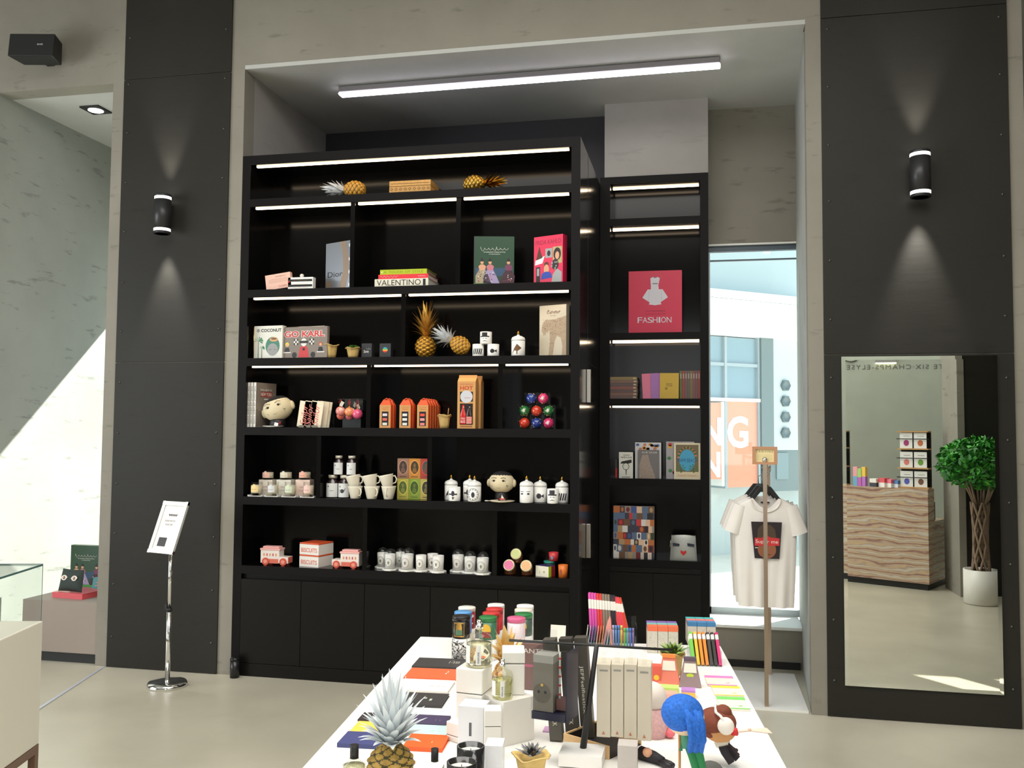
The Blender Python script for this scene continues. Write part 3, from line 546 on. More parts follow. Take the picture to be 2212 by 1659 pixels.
def ladies(b,w,h):
    script(b,-w*.36,w*.36,h*.745,h*.022,-.001,1); b.text('HIS LEGENDARY WORLD OF STYLE',-w*.26,w*.28,h*.67,h*.69,-.0006,1); b.text('BY A FASHION EDITOR',-w*.13,w*.15,h*.63,h*.648,-.0006,1)
    b.rect(-w*.46,w*.46,h*.2,h*.36,-.0003,2)
    for x,dc,bc in ((-.3,3,4),(-.1,5,6),(.36,7,8)):
        X=x*w; b.flat([(X-w*.22 if x>0 else X-w*.16,h*.05),(X+w*.14 if x>0 else X+w*.24,h*.05),(X+w*.16,h*.2),(X+w*.08,h*.32),(X-w*.07,h*.32),(X-w*.16,h*.2)],-.0005,dc)
        b.flat([(X-w*.06,h*.31),(X+w*.07,h*.31),(X+w*.1,h*.39),(X+w*.04,h*.43),(X-w*.04,h*.43),(X-w*.09,h*.39)],-.0007,bc); b.disc(X,h*.475,w*.042,-.0008,9,12,h*.04); b.flat([(X-w*.05,h*.49),(X+w*.05,h*.49),(X+w*.03,h*.54),(X,h*.57),(X-w*.035,h*.535)],-.001,10)
        for _ in range(16): b.disc(X+rnd.uniform(-.12,.12)*w,h*rnd.uniform(.07,.28),w*.014,-.0009,rnd.choice((1,8,6,10)),6)
    b.rect(-w*.5,w*.5,0,h*.045,-.0004,11)
LM=[WHITE,M((50,80,110),.6),M((170,158,130),.6),SKIN,M((168,150,190),.6),M((200,120,130),.6),M((70,40,50),.6),M((120,60,90),.6),SKIN,INK,M((70,150,60),.5)]
GC=M((22,66,40),.35)
p,w,h=sh('B',1019,1106,506,613,.03); book('art_book','green book with three ladies in wide skirts, on the second shelf',p+Vector((0,.07,0)),w*.98,h,.035,GC,.2,0,None,ladies,LM,'l',spart=lambda b,w,h,d,sx:b.box(sx-.0012,sx-.0003,0,d,0,h,8))
def collage(b,w,h):
    b.text('FRIDA KAHLO',-w*.44,w*.44,h*.83,h*.92,-.0006,1); G=(2,3,4)
    b.rect(-w*.1,w*.14,h*.55,h*.74,-.0004,2); b.rect(w*.16,w*.47,h*.42,h*.76,-.0004,5); b.disc(w*.31,h*.58,w*.07,-.0009,6,12,h*.08); b.disc(w*.31,h*.61,w*.13,-.0007,4,14,h*.13); b.disc(.02*w,h*.64,w*.06,-.0006,4,10,h*.06)
    b.flat([(-w*.46,h*.42),(-w*.2,h*.45),(-w*.12,h*.6),(-w*.26,h*.56),(-w*.44,h*.52)],-.0005,3); b.flat([(-w*.42,h*.52),(-w*.2,h*.56),(-w*.26,h*.68),(-w*.3,h*.8),(-w*.36,h*.68)],-.0006,7)
    b.disc(-w*.06,h*.32,w*.09,-.0007,6,14,h*.1); b.disc(-w*.06,h*.42,w*.08,-.0006,7,12,h*.05); b.flat([(-w*.25,h*.12),(w*.14,h*.14),(w*.1,h*.24),(0,h*.27),(-w*.12,h*.27),(-w*.22,h*.23)],-.0008,8)
    b.disc(w*.24,h*.4,w*.12,-.0008,4,14,h*.11); b.flat([(w*.1,0),(w*.46,0),(w*.46,h*.24),(w*.3,h*.32),(w*.16,h*.2)],-.0007,2); b.rect(-w*.42,-w*.28,0,h*.38,-.0005,4); b.rect(-w*.39,-w*.31,h*.2,h*.35,-.0006,2)
    for _ in range(10): b.disc(w*rnd.uniform(.1,.3),h*rnd.uniform(.3,.46),w*.025,-.001,2,7)
p,w,h=sh('B',1148,1211,503,609,.03); book('art_book','hot pink book with a collage of portraits standing at an angle',p+Vector((0,.09,0)),w*1.16,h,.055,M((222,45,85),.4),-.38,0,None,collage,[M((150,25,60),.5),M((165,165,165),.5),WHITE,M((50,42,42),.6),M((190,170,120),.6),SKIN,M((90,55,35),.6),M((50,75,170),.5)],'r')
# ---------------------------------------------------------------- third shelf
def coco(b,w,h):
    b.disc(-w*.36,h*.86,h*.055,-.0006,1,16); b.text('COCONUT',-w*.26,w*.46,h*.81,h*.91,-.0006,2,bold=.03)
    for x,s in ((-.35,1),(-.22,.6)):
        b.flat([(w*x-.003,0),(w*x+.003,0),(w*x+.002,h*.55*s),(w*x-.002,h*.55*s)],-.0005,3)
        for k in range(7): a=-.3+k*.6; b.flat([(w*x,h*.55*s),(w*x+.03*s*math.cos(a)+.006*s,h*.55*s+.03*s*math.sin(a)),(w*x+.042*s*math.cos(a-.25),h*.55*s+.03*s*math.sin(a-.3)-.006)],-.0007,4)
    b.disc(w*.16,h*.38,w*.25,-.0005,5,22,h*.28); b.disc(w*.16,h*.27,w*.19,-.0007,1,20,h*.19); b.disc(w*.2,h*.58,w*.15,-.0008,6,18,h*.07); b.disc(w*.2,h*.6,w*.1,-.001,7,16,h*.03)
    for x in (.08,.26): b.tube([(w*x-.01,-.001,h*.28),(w*x,-.001,h*.26),(w*x+.01,-.001,h*.28)],.0009,4,2)
p,w,h=sh('C',547,612,704,771,.05); o=thing('clutch_bag','white clutch bag with palms and a green coconut drawing','bag',p,-.12)
b=MB(); b.box(-w/2,w/2,0,.03,0,h,0); coco(b,w,h); b.build('body',[M((222,220,210),.5),M((150,150,148),.5),INK,M((60,90,60),.6),M((40,130,80),.5),M((20,110,85),.35),M((205,165,120),.6),M((120,80,50),.6)],o,bev=.003)
b=MB(); b.tube([(-w/2-.003,.0,.003),(-w/2-.003,0,h*.98)],.003,6); b.build('zip',BRASS,o)
def kart(b,w,h):
    b.text('GO KARL',-w*.43,w*.45,h*.66,h*.88,-.0005,1,bold=.09); b.text('GO KARL',-w*.42,w*.44,h*.67,h*.87,-.0009,2,bold=.03)
    for s in (-1,1):
        for i in range(3):
            for j in range(3): b.rect(s*w*.17-.018+.012*i,s*w*.17-.006+.012*i,h*.42+.014*j,h*.42+.014*(j+1),-.0006,1 if (i+j)%2 else 3)
        b.disc(s*w*.2,h*.1,h*.09,-.0008,3,16); b.flat([(s*w*.36-.022,h*.2),(s*w*.36+.022,h*.2),(s*w*.36+.014,h*.34),(s*w*.36-.014,h*.34)],-.0006,3); b.disc(s*w*.36,h*.44,h*.07,-.0008,4 if s<0 else 5,14); b.disc(s*w*.36,h*.42,h*.045,-.001,6,12); b.rect(s*w*.36-.03,s*w*.36+.03,h*.17,h*.2,-.0007,1)
    b.flat([(-w*.12,h*.02),(w*.12,h*.02),(w*.08,h*.34),(0,h*.42),(-w*.08,h*.34)],-.0007,2); b.disc(0,h*.5,h*.11,-.0008,1,18,h*.13); b.rect(-w*.09,w*.09,h*.47,h*.55,-.001,3); b.disc(0,h*.28,h*.05,-.001,3,12)
p,w,h=sh('C',603,711,706,771,.03); o=thing('clutch_bag','grey-brown clutch bag with a kart racing cartoon and red letters','bag',p+Vector((0,-.002,0)),-.14)
b=MB(); b.box(-w/2,w/2,0,.03,0,h,0); kart(b,w,h); b.build('body',[M((128,116,106),.5),M((228,222,214),.5),RED,INK,M((226,208,60),.5),M((170,90,50),.5),SKIN],o,bev=.003)
b=MB(); b.tube([(-w*.42,.015,h+.002),(w*.42,.015,h+.002)],.0025,6); b.ball((-w*.42,.012,h+.006),.006); b.build('zip',STEEL,o)
PK=M((196,164,100),.75,noise=.12,scale=30)
p,w,h=sh('C',697,731,742,770,.05); bagpot('paper_pot','empty kraft-gold paper bag pot in front of the grey clutch',p,w*.42,h,PK,seed=2)
p,w,h=sh('C',745,781,750,770,.06); bagpot('potted_succulent','small green succulent in a kraft-gold paper bag pot on the third shelf',p,w*.36,h*1.05,PK,.05,[M((60,120,40),.5),M((100,150,60),.5)],seed=5,cat='potted plant')
p,w,h=sh('C',781,803,742,770,.07); o=thing('card_box','small black box with handwritten white script beside the succulent','box',p); b=MB(); b.box(-w/2,w/2,0,.05,0,h); b.text('Same',-w*.3,w*.2,h*.35,h*.55,-.0005,1,shear=.2); script(b,-w*.05,w*.38,h*.62,h*.03,-.001,1,.0006,10); b.build('carton',[M((44,45,48),.5),WHITE],o)
p,w,h=sh('C',820,844,742,770,.07); o=thing('card_box','small black box with a round rainbow sticker on the third shelf','box',p); b=MB(); b.box(-w/2,w/2,0,.05,0,h); n=18
for k,(c0,c1) in enumerate(((-1,-.35),(-.35,.1),(.1,.5),(.5,1))):
    pts=[]; R_=.018
    for i in range(7): zz=c0+(c1-c0)*i/6; pts.append((R_*math.sqrt(max(0,1-zz*zz)),h*.55+R_*zz))
    b.flat(pts+[(-x,z) for x,z in pts[::-1]],-.0005,1+k)
b.build('carton',[M((48,49,52),.5),M((225,60,50),.5),M((235,180,50),.5),M((60,170,100),.5),M((60,170,210),.5)],o)
p,w,h=sh('C',899,940,664,770,.09); pineapple('pineapple','all-gold pineapple standing upright on the third shelf',p,h*.42,w*.5,h*.62,M((205,150,50),.35,.5),M((205,155,70),.3,.7),.4,dm=M((110,70,20),.5,.4),lw=.012,seed=8)
o=pineapple('pineapple','golden pineapple with silver-white leaves tilted against the upright one',(0,0,0),.135,.058,.145,PB,WL,dm=PBD,seed=6,n=34,lw=.015); lay(o,(at(1013,752,Y=.08).x,.07,LV['C']+.046),-1.05,.05)
def hat(b,r,h): b.rect(-r*.5,r*.45,h*.62,h*.92,0,1); b.rect(-r*.85,r*.8,h*.55,h*.64,0,1); b.rect(-r*.4,-r*.1,h*.42,h*.46,0,1); b.rect(r*.1,r*.4,h*.42,h*.46,0,1); b.flat([(-r*.6,h*.2),(0,h*.27),(r*.6,h*.2),(0,h*.22)],0,1)
def stripes(b,r,h):
    for i in range(5): b.flat([(-r*.95+.36*r*i,h*.2),(-r*.75+.36*r*i,h*.14),(-r*.5+.36*r*i,h*.6),(-r*.7+.36*r*i,h*.64)],0,1)
def eyes(b,r,h):
    for x in (-.55,.45): b.flat([(r*(x-.28),h*.55),(r*x,h*.62),(r*(x+.28),h*.55),(r*x,h*.49)],0,1); b.rect(r*(x-.3),r*(x+.3),h*.68,h*.71,0,1)
def fish(b,r,h): b.disc(-r*.05,h*.42,r*.4,0,1,14,h*.17); b.flat([(r*.25,h*.42),(r*.75,h*.55),(r*.75,h*.3)],0,1); b.disc(-r*.1,h*.45,r*.18,.0003,0,10,h*.07)
def leaf(b,r,h): b.flat([(-r*.8,h*.1),(-r*.5,h*.45),(0,h*.78),(r*.7,h*.5),(r*.1,h*.3),(-r*.4,h*.35)],0,1); b.rect(-r*.08,r*.08,h*.1,h*.35,0,1)
def clock(b,r,h):
    for i in range(12): a=2*PI*i/12; b.disc(r*.72*math.sin(a),h*.47+r*.72*math.cos(a),r*.08,0,1,6)
    b.flat([(-.03*r,h*.47),(0,h*.8),(.03*r,h*.47)],0,1); b.disc(0,h*.45,r*.28,0,1,12,r*.42); n=20
    for i in range(n): a=2*PI*i/n; c=2*PI*(i+1)/n; b.flat([(r*.92*math.cos(a),h*.47+r*.92*math.sin(a)),(r*.92*math.cos(c),h*.47+r*.92*math.sin(c)),(r*.86*math.cos(c),h*.47+r*.86*math.sin(c)),(r*.86*math.cos(a),h*.47+r*.86*math.sin(a))],0,1)
def bug(b,r,h): b.rect(-r*.8,r*.75,h*.45,h*.55,0,1); b.disc(0,h*.55,r*.3,0,1,10,h*.2); b.flat([(-r*.2,h*.3),(r*.3,h*.3),(0,h*.1)],0,1)
AM=(INK,)
for x0,x1,y0,y1,art,lab in ((1021,1045,744,770,stripes,'white candle mug with black stripes, bottom of the three-mug pyramid'),(1053,1078,744,770,fish,'white candle mug with a fish drawing, bottom of the three-mug pyramid')):
    p,w,h=sh('C',x0,x1,y0,y1,.06); cup('candle_mug',lab,p,w/2,h,.1,'third shelf candle mugs',art,AM)
p,w,h=sh('C',1037,1062,744,770,.06); p.z+=h+.001; cup('candle_mug','white candle mug with a bowler hat drawing on top of the pyramid',p,w/2,h,0,'third shelf candle mugs',hat,AM)
p,w,h=sh('C',1105,1134,717,769,.06); cup('candle_jar','white lidded candle jar with a gold tip and brown leaf, third shelf',p,w/2,h-.062,0,None,leaf,(M((110,75,40),.5),),True)
def panther(b,w,h):
    script(b,-w*.2,w*.28,h*.87,h*.02,-.001,1,.0012,16); b.text('Cartier',-w*.22,w*.3,h*.83,h*.9,-.0006,1,shear=.25); b.text('PANTHERE',-w*.1,w*.12,h*.785,h*.8,-.0006,1)
    body=[(w*.5,h*.78),(w*.1,h*.72),(-w*.28,h*.72),(-w*.4,h*.62),(-w*.42,h*.5),(-w*.3,h*.42),(-w*.2,h*.5),(-w*.12,h*.5),(-w*.1,h*.3),(-w*.16,0),(0,0),(w*.08,h*.3),(w*.16,h*.4),(w*.3,h*.36),(w*.36,h*.2),(w*.34,0),(w*.5,0)]
    b.flat(body,-.0004,2)
    for _ in range(110):
        x,z=rnd.uniform(-.36,.48)*w,rnd.uniform(.42,.74)*h; b.disc(x,z,w*.013,-.0007,1,5)
    for _ in range(34): b.disc(rnd.choice((rnd.uniform(-.13,.03),rnd.uniform(.37,.48)))*w,rnd.uniform(.02,.4)*h,w*.011,-.0007,1,5)
p,w,h=sh('C',1163,1222,655,768,.03); book('art_book','cream book with a spotted leopard standing beside the side panel',p+Vector((-.01,.09,0)),w*1.13,h,.045,M((200,188,165),.5),-.36,0,None,panther,[M((130,100,80),.6),M((172,150,124),.6)],'r')
# ---------------------------------------------------------------- fourth shelf
def spv(t): 
    def f(b,w,h,d,sx):
        n=len(b.v); b.text(t,.03,h*.86,-d*.32,d*.32,0,1); b.xf(T(sx-.0006,d/2,0)@RZ(PI/2)@RYm(-PI/2)@T(0,0,0),n)
    return f
th=1.32
for i,x in enumerate((537,543.5,550)):
    a=at(x,870,Y=.03); fr_=None
    if i==2:
        fr_=lambda b,w,h:(b.rect(-w*.28,w*.3,h*.68,h*.8,-.0005,2),b.text('THE LIGHT OF',-w*.3,w*.28,h*.82,h*.86,-.0005,1),b.text('NEW YORK',-w*.26,w*.28,h*.7,h*.78,-.0009,1),b.rect(-w*.1,w*.3,h*.62,h*.64,-.0005,1),[b.rect(-w*.45+w*.08*k,-w*.4+w*.08*k,h*.02,h*rnd.uniform(.15,.45),-.0005,3) for k in range(11)])
    o=book('art_book',('white-spined photo book nearest the side panel on the fourth shelf','white-spined photo book in the middle of the upright three','photo book with grey city cover showing behind the face ornament')[i],(a.x+.105*math.cos(th)+.01,.03+.105*math.sin(th),LV['D']+.0005),.21,.315,.021,M((128,118,108),.4),th,0,'upright city photo books',fr_,[M((232,228,220),.5),M((150,60,50),.5),M((92,84,78),.5)],'l',spart=lambda b,w,h,d,sx:b.box(sx-.001,sx-.0003,0,d,0,h,1))
    n=MB(); n.text('THE LIGHT OF NEW YORK',.02,.29,-.007,.007,0,0); n.xf(T(-.1065,.0105,.31)@RZ(-PI/2)@RYm(PI/2)); n.build('spine_lettering',INK,o)
def head(name,label,loc,r,rot,tilt,up):
    o=thing(name,label,'ornament',loc,rot); b=MB(); mats=[M((222,206,170),.7),M((30,26,24),.6),M((120,110,90),.6)]
    b.ball((0,0,0),(r,r*.85,r*.8),0,24,16)
    for s in (-1,1): b.ball((s*r*.98,0,-r*.05),(r*.16,r*.22,r*.3),0,12,8)
    for s in (-1,1):
        x=s*r*.36-.002; y=-r*.8
        b.tube([(x-r*.2,y+.004,r*.33),(x,y-.001,r*.4),(x+r*.2,y+.004,r*.34)],.0016,6,1)
        b.ball((x,y+.0015,r*.14),(r*.09,.004,r*.06),1,10,6); b.tube([(x-r*.17,y+.003,r*.13),(x,y-.002,r*.22),(x+r*.17,y+.003,r*.14)],.0014,6,1)
    b.tube([(r*.55,-r*.68,-.05*r),(r*.62,-r*.62,-.35*r)],.0012,5,1); b.tube([(r*.5,-r*.68,-.2*r),(r*.7,-r*.58,-.22*r)],.0012,5,1); b.tube([(-r*.62,-r*.62,-.1*r),(-r*.5,-r*.68,-.3*r)],.001,5,1)
    b.tube([(-r*.14,-r*.82,-.36*r),(0,-r*.82,-.39*r),(r*.14,-r*.82,-.36*r)],.0012,6,2)
    b.xf(T(0,0,up)@RYm(tilt)); b.build('face',mats,o)
    b=MB(); b.lathe([(r*.55,.0),(r*.5,up*.3),(r*.42,up-r*.6)],n=20); b.build('stand',INK,o)
    b=MB(); b.ball((0,0,r*.42),(r*.8,r*.72,r*.42),0,20,10); b.xf(T(0,.006,up)@RYm(tilt)); b.build('cap',M((24,22,22),.8),o); return o
p,w,h=sh('D',570,631,854,920,.1); head('face_ornament','cream painted face ornament tilted sideways on the fourth shelf',p,w*.5,.12,-.32,h*.58)
a=at(590,921,Y=.04); o=thing('plate','small white plate lying before the tilted face ornament','plate',(a.x,.04,LV['D']+.0005)); b=MB(); b.lathe([(.045,0),(.07,.006),(.072,.009),(.05,.006),(0,.006)],n=28); b.build('dish',WHITE,o)
o=thing('gift_tag','small white tag with a red ribbon loop beside the plate','tag',(a.x+.03,.02,LV['D']+.0102)); b=MB(); b.box(-.014,.014,0,.002,0,.022); b.build('label',WHITE,o,rot=(0,.2,0)); b=MB(); b.tube([(.016,.004,.004),(.026,.004,.024),(.034,.004,.03),(.03,.004,.01)],.0022,6); b.build('ribbon',RED,o)
p,w,h=sh('D',643,714,866,922,.06)
def sail(b,w,h): n=len(b.v); b.text('Sailor',0,h*.82,-w*.22,w*.28,0,1,shear=.35); b.xf(T(0,-.0006,h*.06)@RYm(-PI/2),n); b.disc(0,.0,w*.36,-.0004,2,14,.014)
for i,x in enumerate((-.085,-.045,.005,.025,.04)):
    book('notebook',('first','second','third','fourth','fifth')[i]+' cream booklet with pink script lettering, counted from the face ornament',p+Vector((x,.0+.016*(i if i>2 else 0),.002)),.088,h*.98,.008,M((236,222,196),.6),(0,.16 if 0 else .13,0),0,'cream booklets on the fourth shelf',sail if i<3 else None,(M((214,120,110),.6),M((150,140,120),.6)))
o=thing('booklet_stand','clear acrylic stand holding the cream booklets','stand',p+Vector((0,-.004,0))); b=MB(); b.box(-.13,.115,.085,.088,0,.12); b.box(-.13,.115,-.004,-.001,0,.018); b.box(.1125,.115,0,.085,0,.12); b.build('panel',CLEARP,o)
p,w,h=sh('D',722,789,852,922,.08); o=thing('ornament_stand','black block stand with hooks holding pink glass baubles','stand',p); b=MB(); b.box(-.06,.075,.02,.1,0,.12); b.box(-.06,.075,.055,.06,.12,.2); b.tube([(-.11,.05,.2),(.11,.05,.2)],.003,6); b.build('frame',M((30,36,36),.4),o)
for i,(x,z,c,r,yy) in enumerate(((-.065,.115,(236,140,130),.034,.0),(-.075,.085,(240,120,100),.03,.03),(-.0,.11,(235,150,100),.034,-.0),(-.01,.082,(225,110,120),.03,.03),(.06,.095,(228,90,130),.036,.0))):
    o=thing('bauble',('large pink and orange bauble at the outer end of the black stand','coral bauble hanging lowest at the outer end of the black stand','pale pink and orange bauble hanging in the middle','dusty pink bauble hanging behind the middle one','deep pink bauble hanging at the inner end')[i],'bauble',p+Vector((x,yy-.005,0)),i*.7,'hanging pink baubles')
    b=MB(); b.ball((0,0,z),r,0,20,12); b.ball((r*.3,-r*.4,z+r*.2),r*.62,1,14,8); b.build('ball',[M(c,.2,coat=.6),M((238,190,180),.25,coat=.5)],o); b=MB(); b.cyl(.006,z+r-.002,z+r+.006,n=10); b.build('cap',GOLD,o); b=MB(); b.tube([(0,0,z+r+.006),(-.012,.0,z+r+.03),(0,.03-yy if 0 else 0,.197),(.01,.0,z+r+.03),(0,0,z+r+.006)],.0018,5); b.build('ribbon',RED,o)
    if i%2==0: b=MB(); b.box(-.012,.012,-.03,-.029,z+r,z+r+.035); b.xf(T(.012,0,0)@T(0,0,z+r)@RYm(.5)@T(0,0,-z-r)); b.build('price_tag',M((205,200,185),.6),o)
KR=M((205,150,88),.6); OR=M((224,84,34),.55)
def gable(label,loc,w,h,d,first,cols):
    o=thing('gift_box',label,'box',loc,0,'orange gabled jar boxes on the fourth shelf'); hb=h*.8; b=MB(); b.box(-w/2,w/2,0,d,0,hb,1); b.rect(-w/2,w/2,0,hb,-.0004,0)
    b.hexa([(-w/2,0,hb),(w/2,0,hb),(w/2,d,hb),(-w/2,d,hb)],[(-w*.28,d*.35,h*.98),(w*.28,d*.35,h*.98),(w*.28,d*.65,h*.98),(-w*.28,d*.65,h*.98)],1); b.build('carton',[KR,OR],o)
    b=MB(); b.tube([(-w*.3,d/2,h*.97),(0,d/2,h*1.04),(w*.3,d/2,h*.97)],.004,6); b.build('handle',OR,o)
    if first:
        b=MB(); b.rect(-w*.3,w*.3,hb*.1,hb*.72,-.0008,0); b.text('LITTLE JAMS',-w*.34,w*.34,hb*.88,hb*.93,-.0008,1); b.text('TRIO',-w*.3,w*.3,hb*.79,hb*.85,-.0008,1); b.build('window',[M((34,36,50),.3),M((190,80,40),.6)],o)
        b=MB()
        for i in range(3): b.box(-w*.2,w*.2,-.006,-.001,hb*(.12+.2*i),hb*(.23+.2*i),i)
        b.build('jar_labels',[M(c,.5) for c in cols],o)
W3=(226,224,215)
for nm,px,n,cols in (('nearest the baubles',820,2,((225,220,210),(216,100,80),(225,205,205))),('in the middle',863,2,(W3,W3,W3)),('beside the paper pot',901,5,((225,130,130),(228,150,145),(225,80,60)))):
    p,w,h=sh('D',px,px+24,863,924,.03)
    for i in range(n): gable(('orange gabled jar box fronting the pile '+nm) if i==0 else ('orange gabled jar box directly behind the front one '+nm if i==1 else 'plain orange gabled box '+('third','fourth','fifth')[i-2]+' from the front of the deepest pile'),p+Vector((.002*i,.053*i,0)),w,h,.05,i==0,cols)
p,w,h=sh('D',945,975,893,925,.06); bagpot('paper_pot','kraft-gold paper bag pot with a twig between orange and tall boxes',p,w*.42,h,PK,seed=7,twig=True)
for i in range(2):
    p,w,h=sh('D',988,1027,824,926,.03); o=thing('gift_box',('tall kraft sauce gift box with red letters and a round window','plain tall kraft sauce gift box standing behind the lettered one')[i],'box',p+Vector((.012*i,.1*i,0)),0,'tall kraft gift boxes'); b=MB(); b.box(-w/2,w/2,0,.085,0,h,0)
    if i==0:
        b.text('SMOKING',-w*.36,w*.36,h*.92,h*.955,-.0006,1); b.text('HOT',-w*.36,w*.36,h*.82,h*.9,-.0006,1,bold=.03); b.rect(-w*.36,w*.36,h*.57,h*.78,-.0005,2); b.disc(0,h*.675,w*.34,-.0007,3,22); b.text('KEEN',-w*.1,w*.22,h*.64,h*.66,-.0009,1); b.rect(-w*.36,w*.36,h*.08,h*.53,-.0005,2); b.rect(-w*.34,w*.34,h*.03,h*.055,-.0005,4)
    b.build('carton',[M((206,152,90),.6),M((196,66,40),.6),M((40,34,34),.3),M((205,205,210),.3),M((150,90,50),.6)],o)
    b=MB(); b.box(-w/2,w/2,.038,.046,h,h*1.14,0); b.hexa([(-w/2,0,h),(w/2,0,h),(w/2,.085,h),(-w/2,.085,h)],[(-w/2,.03,h*1.08),(w/2,.03,h*1.08),(w/2,.055,h*1.08),(-w/2,.055,h*1.08)]); b.build('handle',M((206,152,90),.6),o)
    if i==0:
        for s,c in ((-1,(205,45,40)),(1,(48,26,24))):
            b=MB(); b.lathe([(.0,h*.09),(w*.16,h*.09),(w*.16,h*.3),(w*.06,h*.42),(w*.055,h*.5),(0,h*.5)],(s*w*.17,-.001-w*.0,0),14); b.xf(Matrix.Diagonal((1,.25,1,1))); b.build('sauce_bottle',M(c,.2,coat=.5),o)
            b=MB(); b.rect(s*w*.17-w*.15,s*w*.17+w*.15,h*.1,h*.25,-.009,0); b.text(('CHILLI SAUCE' if s<0 else 'HOT STUFF').split()[0],s*w*.17-w*.13,s*w*.17+w*.13,h*.19,h*.23,-.0095,1); b.text(('CHILLI SAUCE' if s<0 else 'HOT STUFF').split()[1],s*w*.17-w*.13,s*w*.17+w*.13,h*.12,h*.17,-.0095,1); b.build('bottle_label',[RED if s<0 else M((225,150,140),.5),WHITE if s<0 else RED],o)
BC=dict(red=(214,58,34),blue=(30,58,140),pink=(220,50,110),green=(28,110,50)); s0=.0822
p,w,h=sh('D',1118,1196,843,926,.05); u=w/3
for r_,(row,off) in enumerate(((('red','blue','pink'),-1),(('green','red','green'),-1),(('blue','pink'),-.45))):
    for i,c in enumerate(row):
        o=thing('boxed_bauble',('bottom row','middle row','top row')[r_]+' '+c+' bauble in a clear cube box, '+('nearest the divider','second from the divider','farthest from the divider')[i],'bauble',p+Vector((u*(off+i),0,(u+.0008)*r_)),.0,'boxed baubles stacked in three rows'); q=u/2-.001
        b=MB(); R=q*.9; b.ball((0,q,q),R,0,24,14)
        for k in range(22 if c!='red' else 8): a,t=rnd.uniform(0,2*PI),rnd.uniform(.3,2.8); b.ball((R*math.sin(t)*math.cos(a),q+R*math.sin(t)*math.sin(a),q+R*math.cos(t)),R*.08,1,6,4)
        if c in('green','pink'): b.ball((0,q-R*.92,q),(R*.3,R*.12,R*.34),2,10,8)
        b.build('ball',[M(BC[c],.15,coat=.8),M((225,190,140),.4),M((230,220,205),.4)],o); MB().box(-q,q,0,2*q,0,2*q).build('clear_box',CLEARP,o)
# ---------------------------------------------------------------- fifth shelf
WG=thin_glass('candle_glass',(.98,.975,.965),.02)
def tumbler(label,loc,r,h,c,rot=0):
    o=thing('candle',label,'candle',loc,rot,'small glass candles on the fifth shelf'); b=MB(); b.lathe([(r,0),(r,h),(r-.002,h),(r-.002,.01),(0,.01)],n=24); b.build('glass',WG,o)
    MB().cyl(r-.003,.011,h*.74,n=22).build('wax',M((236,226,200),.5),o); b=MB(); n=0; b.rect(-r*.72,r*.72,h*.22,h*.7,0,0); b.disc(0,h*.7,r*.3,0,0,12); b.text('fig tea',-r*.4,r*.4,h*.36,h*.46,-.0003,1); b.wrap(0,r+.0008); b.build('label',[M(c,.6),M((150,90,60),.6)],o)
pos=[]
for i,(x0,x1,c) in enumerate(((543,566,(242,214,150)),(579,601,(215,218,220)),(616,639,(210,222,196)),(656,678,(240,200,190)))):
    p,w,h=sh('E',x0,x1,1042,1069,.04); p.z+=.012; tumbler(('yellow-labelled','grey-labelled','green-labelled','pink-labelled')[i]+' glass candle in the front row on white trays',p,w/2,h*.92,c); o=thing('tray',('first','second','third','fourth')[i]+' white tray block under the front candles','tray',p-Vector((0,0,.012))); b=MB(); q=w/2+.012; b.box(-q,q,-.03,.032,0,.0035); b.box(-q,-q+.004,-.03,.032,.0035,.011); b.box(q-.004,q,-.03,.032,.0035,.011); b.build('dish',WHITE,o)
for i,(x0,x1,c) in enumerate(((559,588,(225,215,200)),(597,628,(222,218,204)),(638,669,(232,205,190)))):
    p,w,h=sh('E',x0,x1,1038,1071,.11); o=thing('candle_box',('cream candle carton holding up the pink-labelled candle','cream candle carton in the middle of the back row','pinkish candle carton at the inner end of the back row')[i],'box',p); b=MB(); b.box(-w/2,w/2,-.0,.07,0,h+.005); b.text('candle',-w*.2,w*.2,h*.55,h*.63,-.0005,1); b.rect(-w*.25,w*.25,h*.35,h*.37,-.0005,1); b.build('carton',[M(c,.6),M((180,110,90),.6)],o)
    pz=p+Vector((.0,.035,h+.006)); tumbler(('glass candle with pink label on top of the outer carton','glass candle with cream label on top of the middle carton','glass candle with peach label on top of the inner carton')[i],pz,w*.4,.068,((238,190,170),(228,218,196),(240,180,160))[i])
def jar(label,loc,r,h,art):
    o=thing('tea_jar',label,'jar',loc,0,'white-labelled dark jars on the fifth shelf'); b=MB(); b.lathe([(r*.95,0),(r,.005),(r,h*.7),(r*.65,h*.8),(r*.62,h*.86),(0,h*.86)],n=26); b.build('jar',M((40,24,26),.12,coat=.6),o); MB().lathe([(r*.72,h*.861),(r*.72,h),(0,h)],n=24).build('lid',M((205,198,180),.35,.3),o)
    b=MB(); b.rect(-r*1.25,r*1.25,h*.03,h*.64,0,0); n=len(b.v); b.disc(-r*.4,h*.5,r*.12,-.0004,1,10)
    if art: b.disc(.0,h*.3,r*.35,-.0004,1,14,h*.09); b.tube([(r*.3,-.0006,h*.3),(r*.55,-.0006,h*.42)],.002,5,1); b.tube([(-r*.3,-.0006,h*.36),(-r*.6,-.0006,h*.36),(-r*.5,-.0006,h*.22)],.0014,5,1)
    else: b.rect(-r*.1,r*.5,h*.3,h*.32,-.0004,1)
    b.wrap(0,r+.001); b.build('label',[M((222,222,220),.6),M((60,58,62),.6)],o)
p,w,h=sh('E',706,731,1026,1066,.1); jr,jh=w/2,h
for i,x in enumerate((719,744,770)):
    p,w,h=sh('E',x-12,x+12,1026,1066,.1); jar(('dark tea jar at the outer end of the bottom row','dark tea jar with teapot drawing on its label','dark tea jar partly hidden behind the white cups')[i],p,jr*(1 if i==0 else .95),jh,i==1)
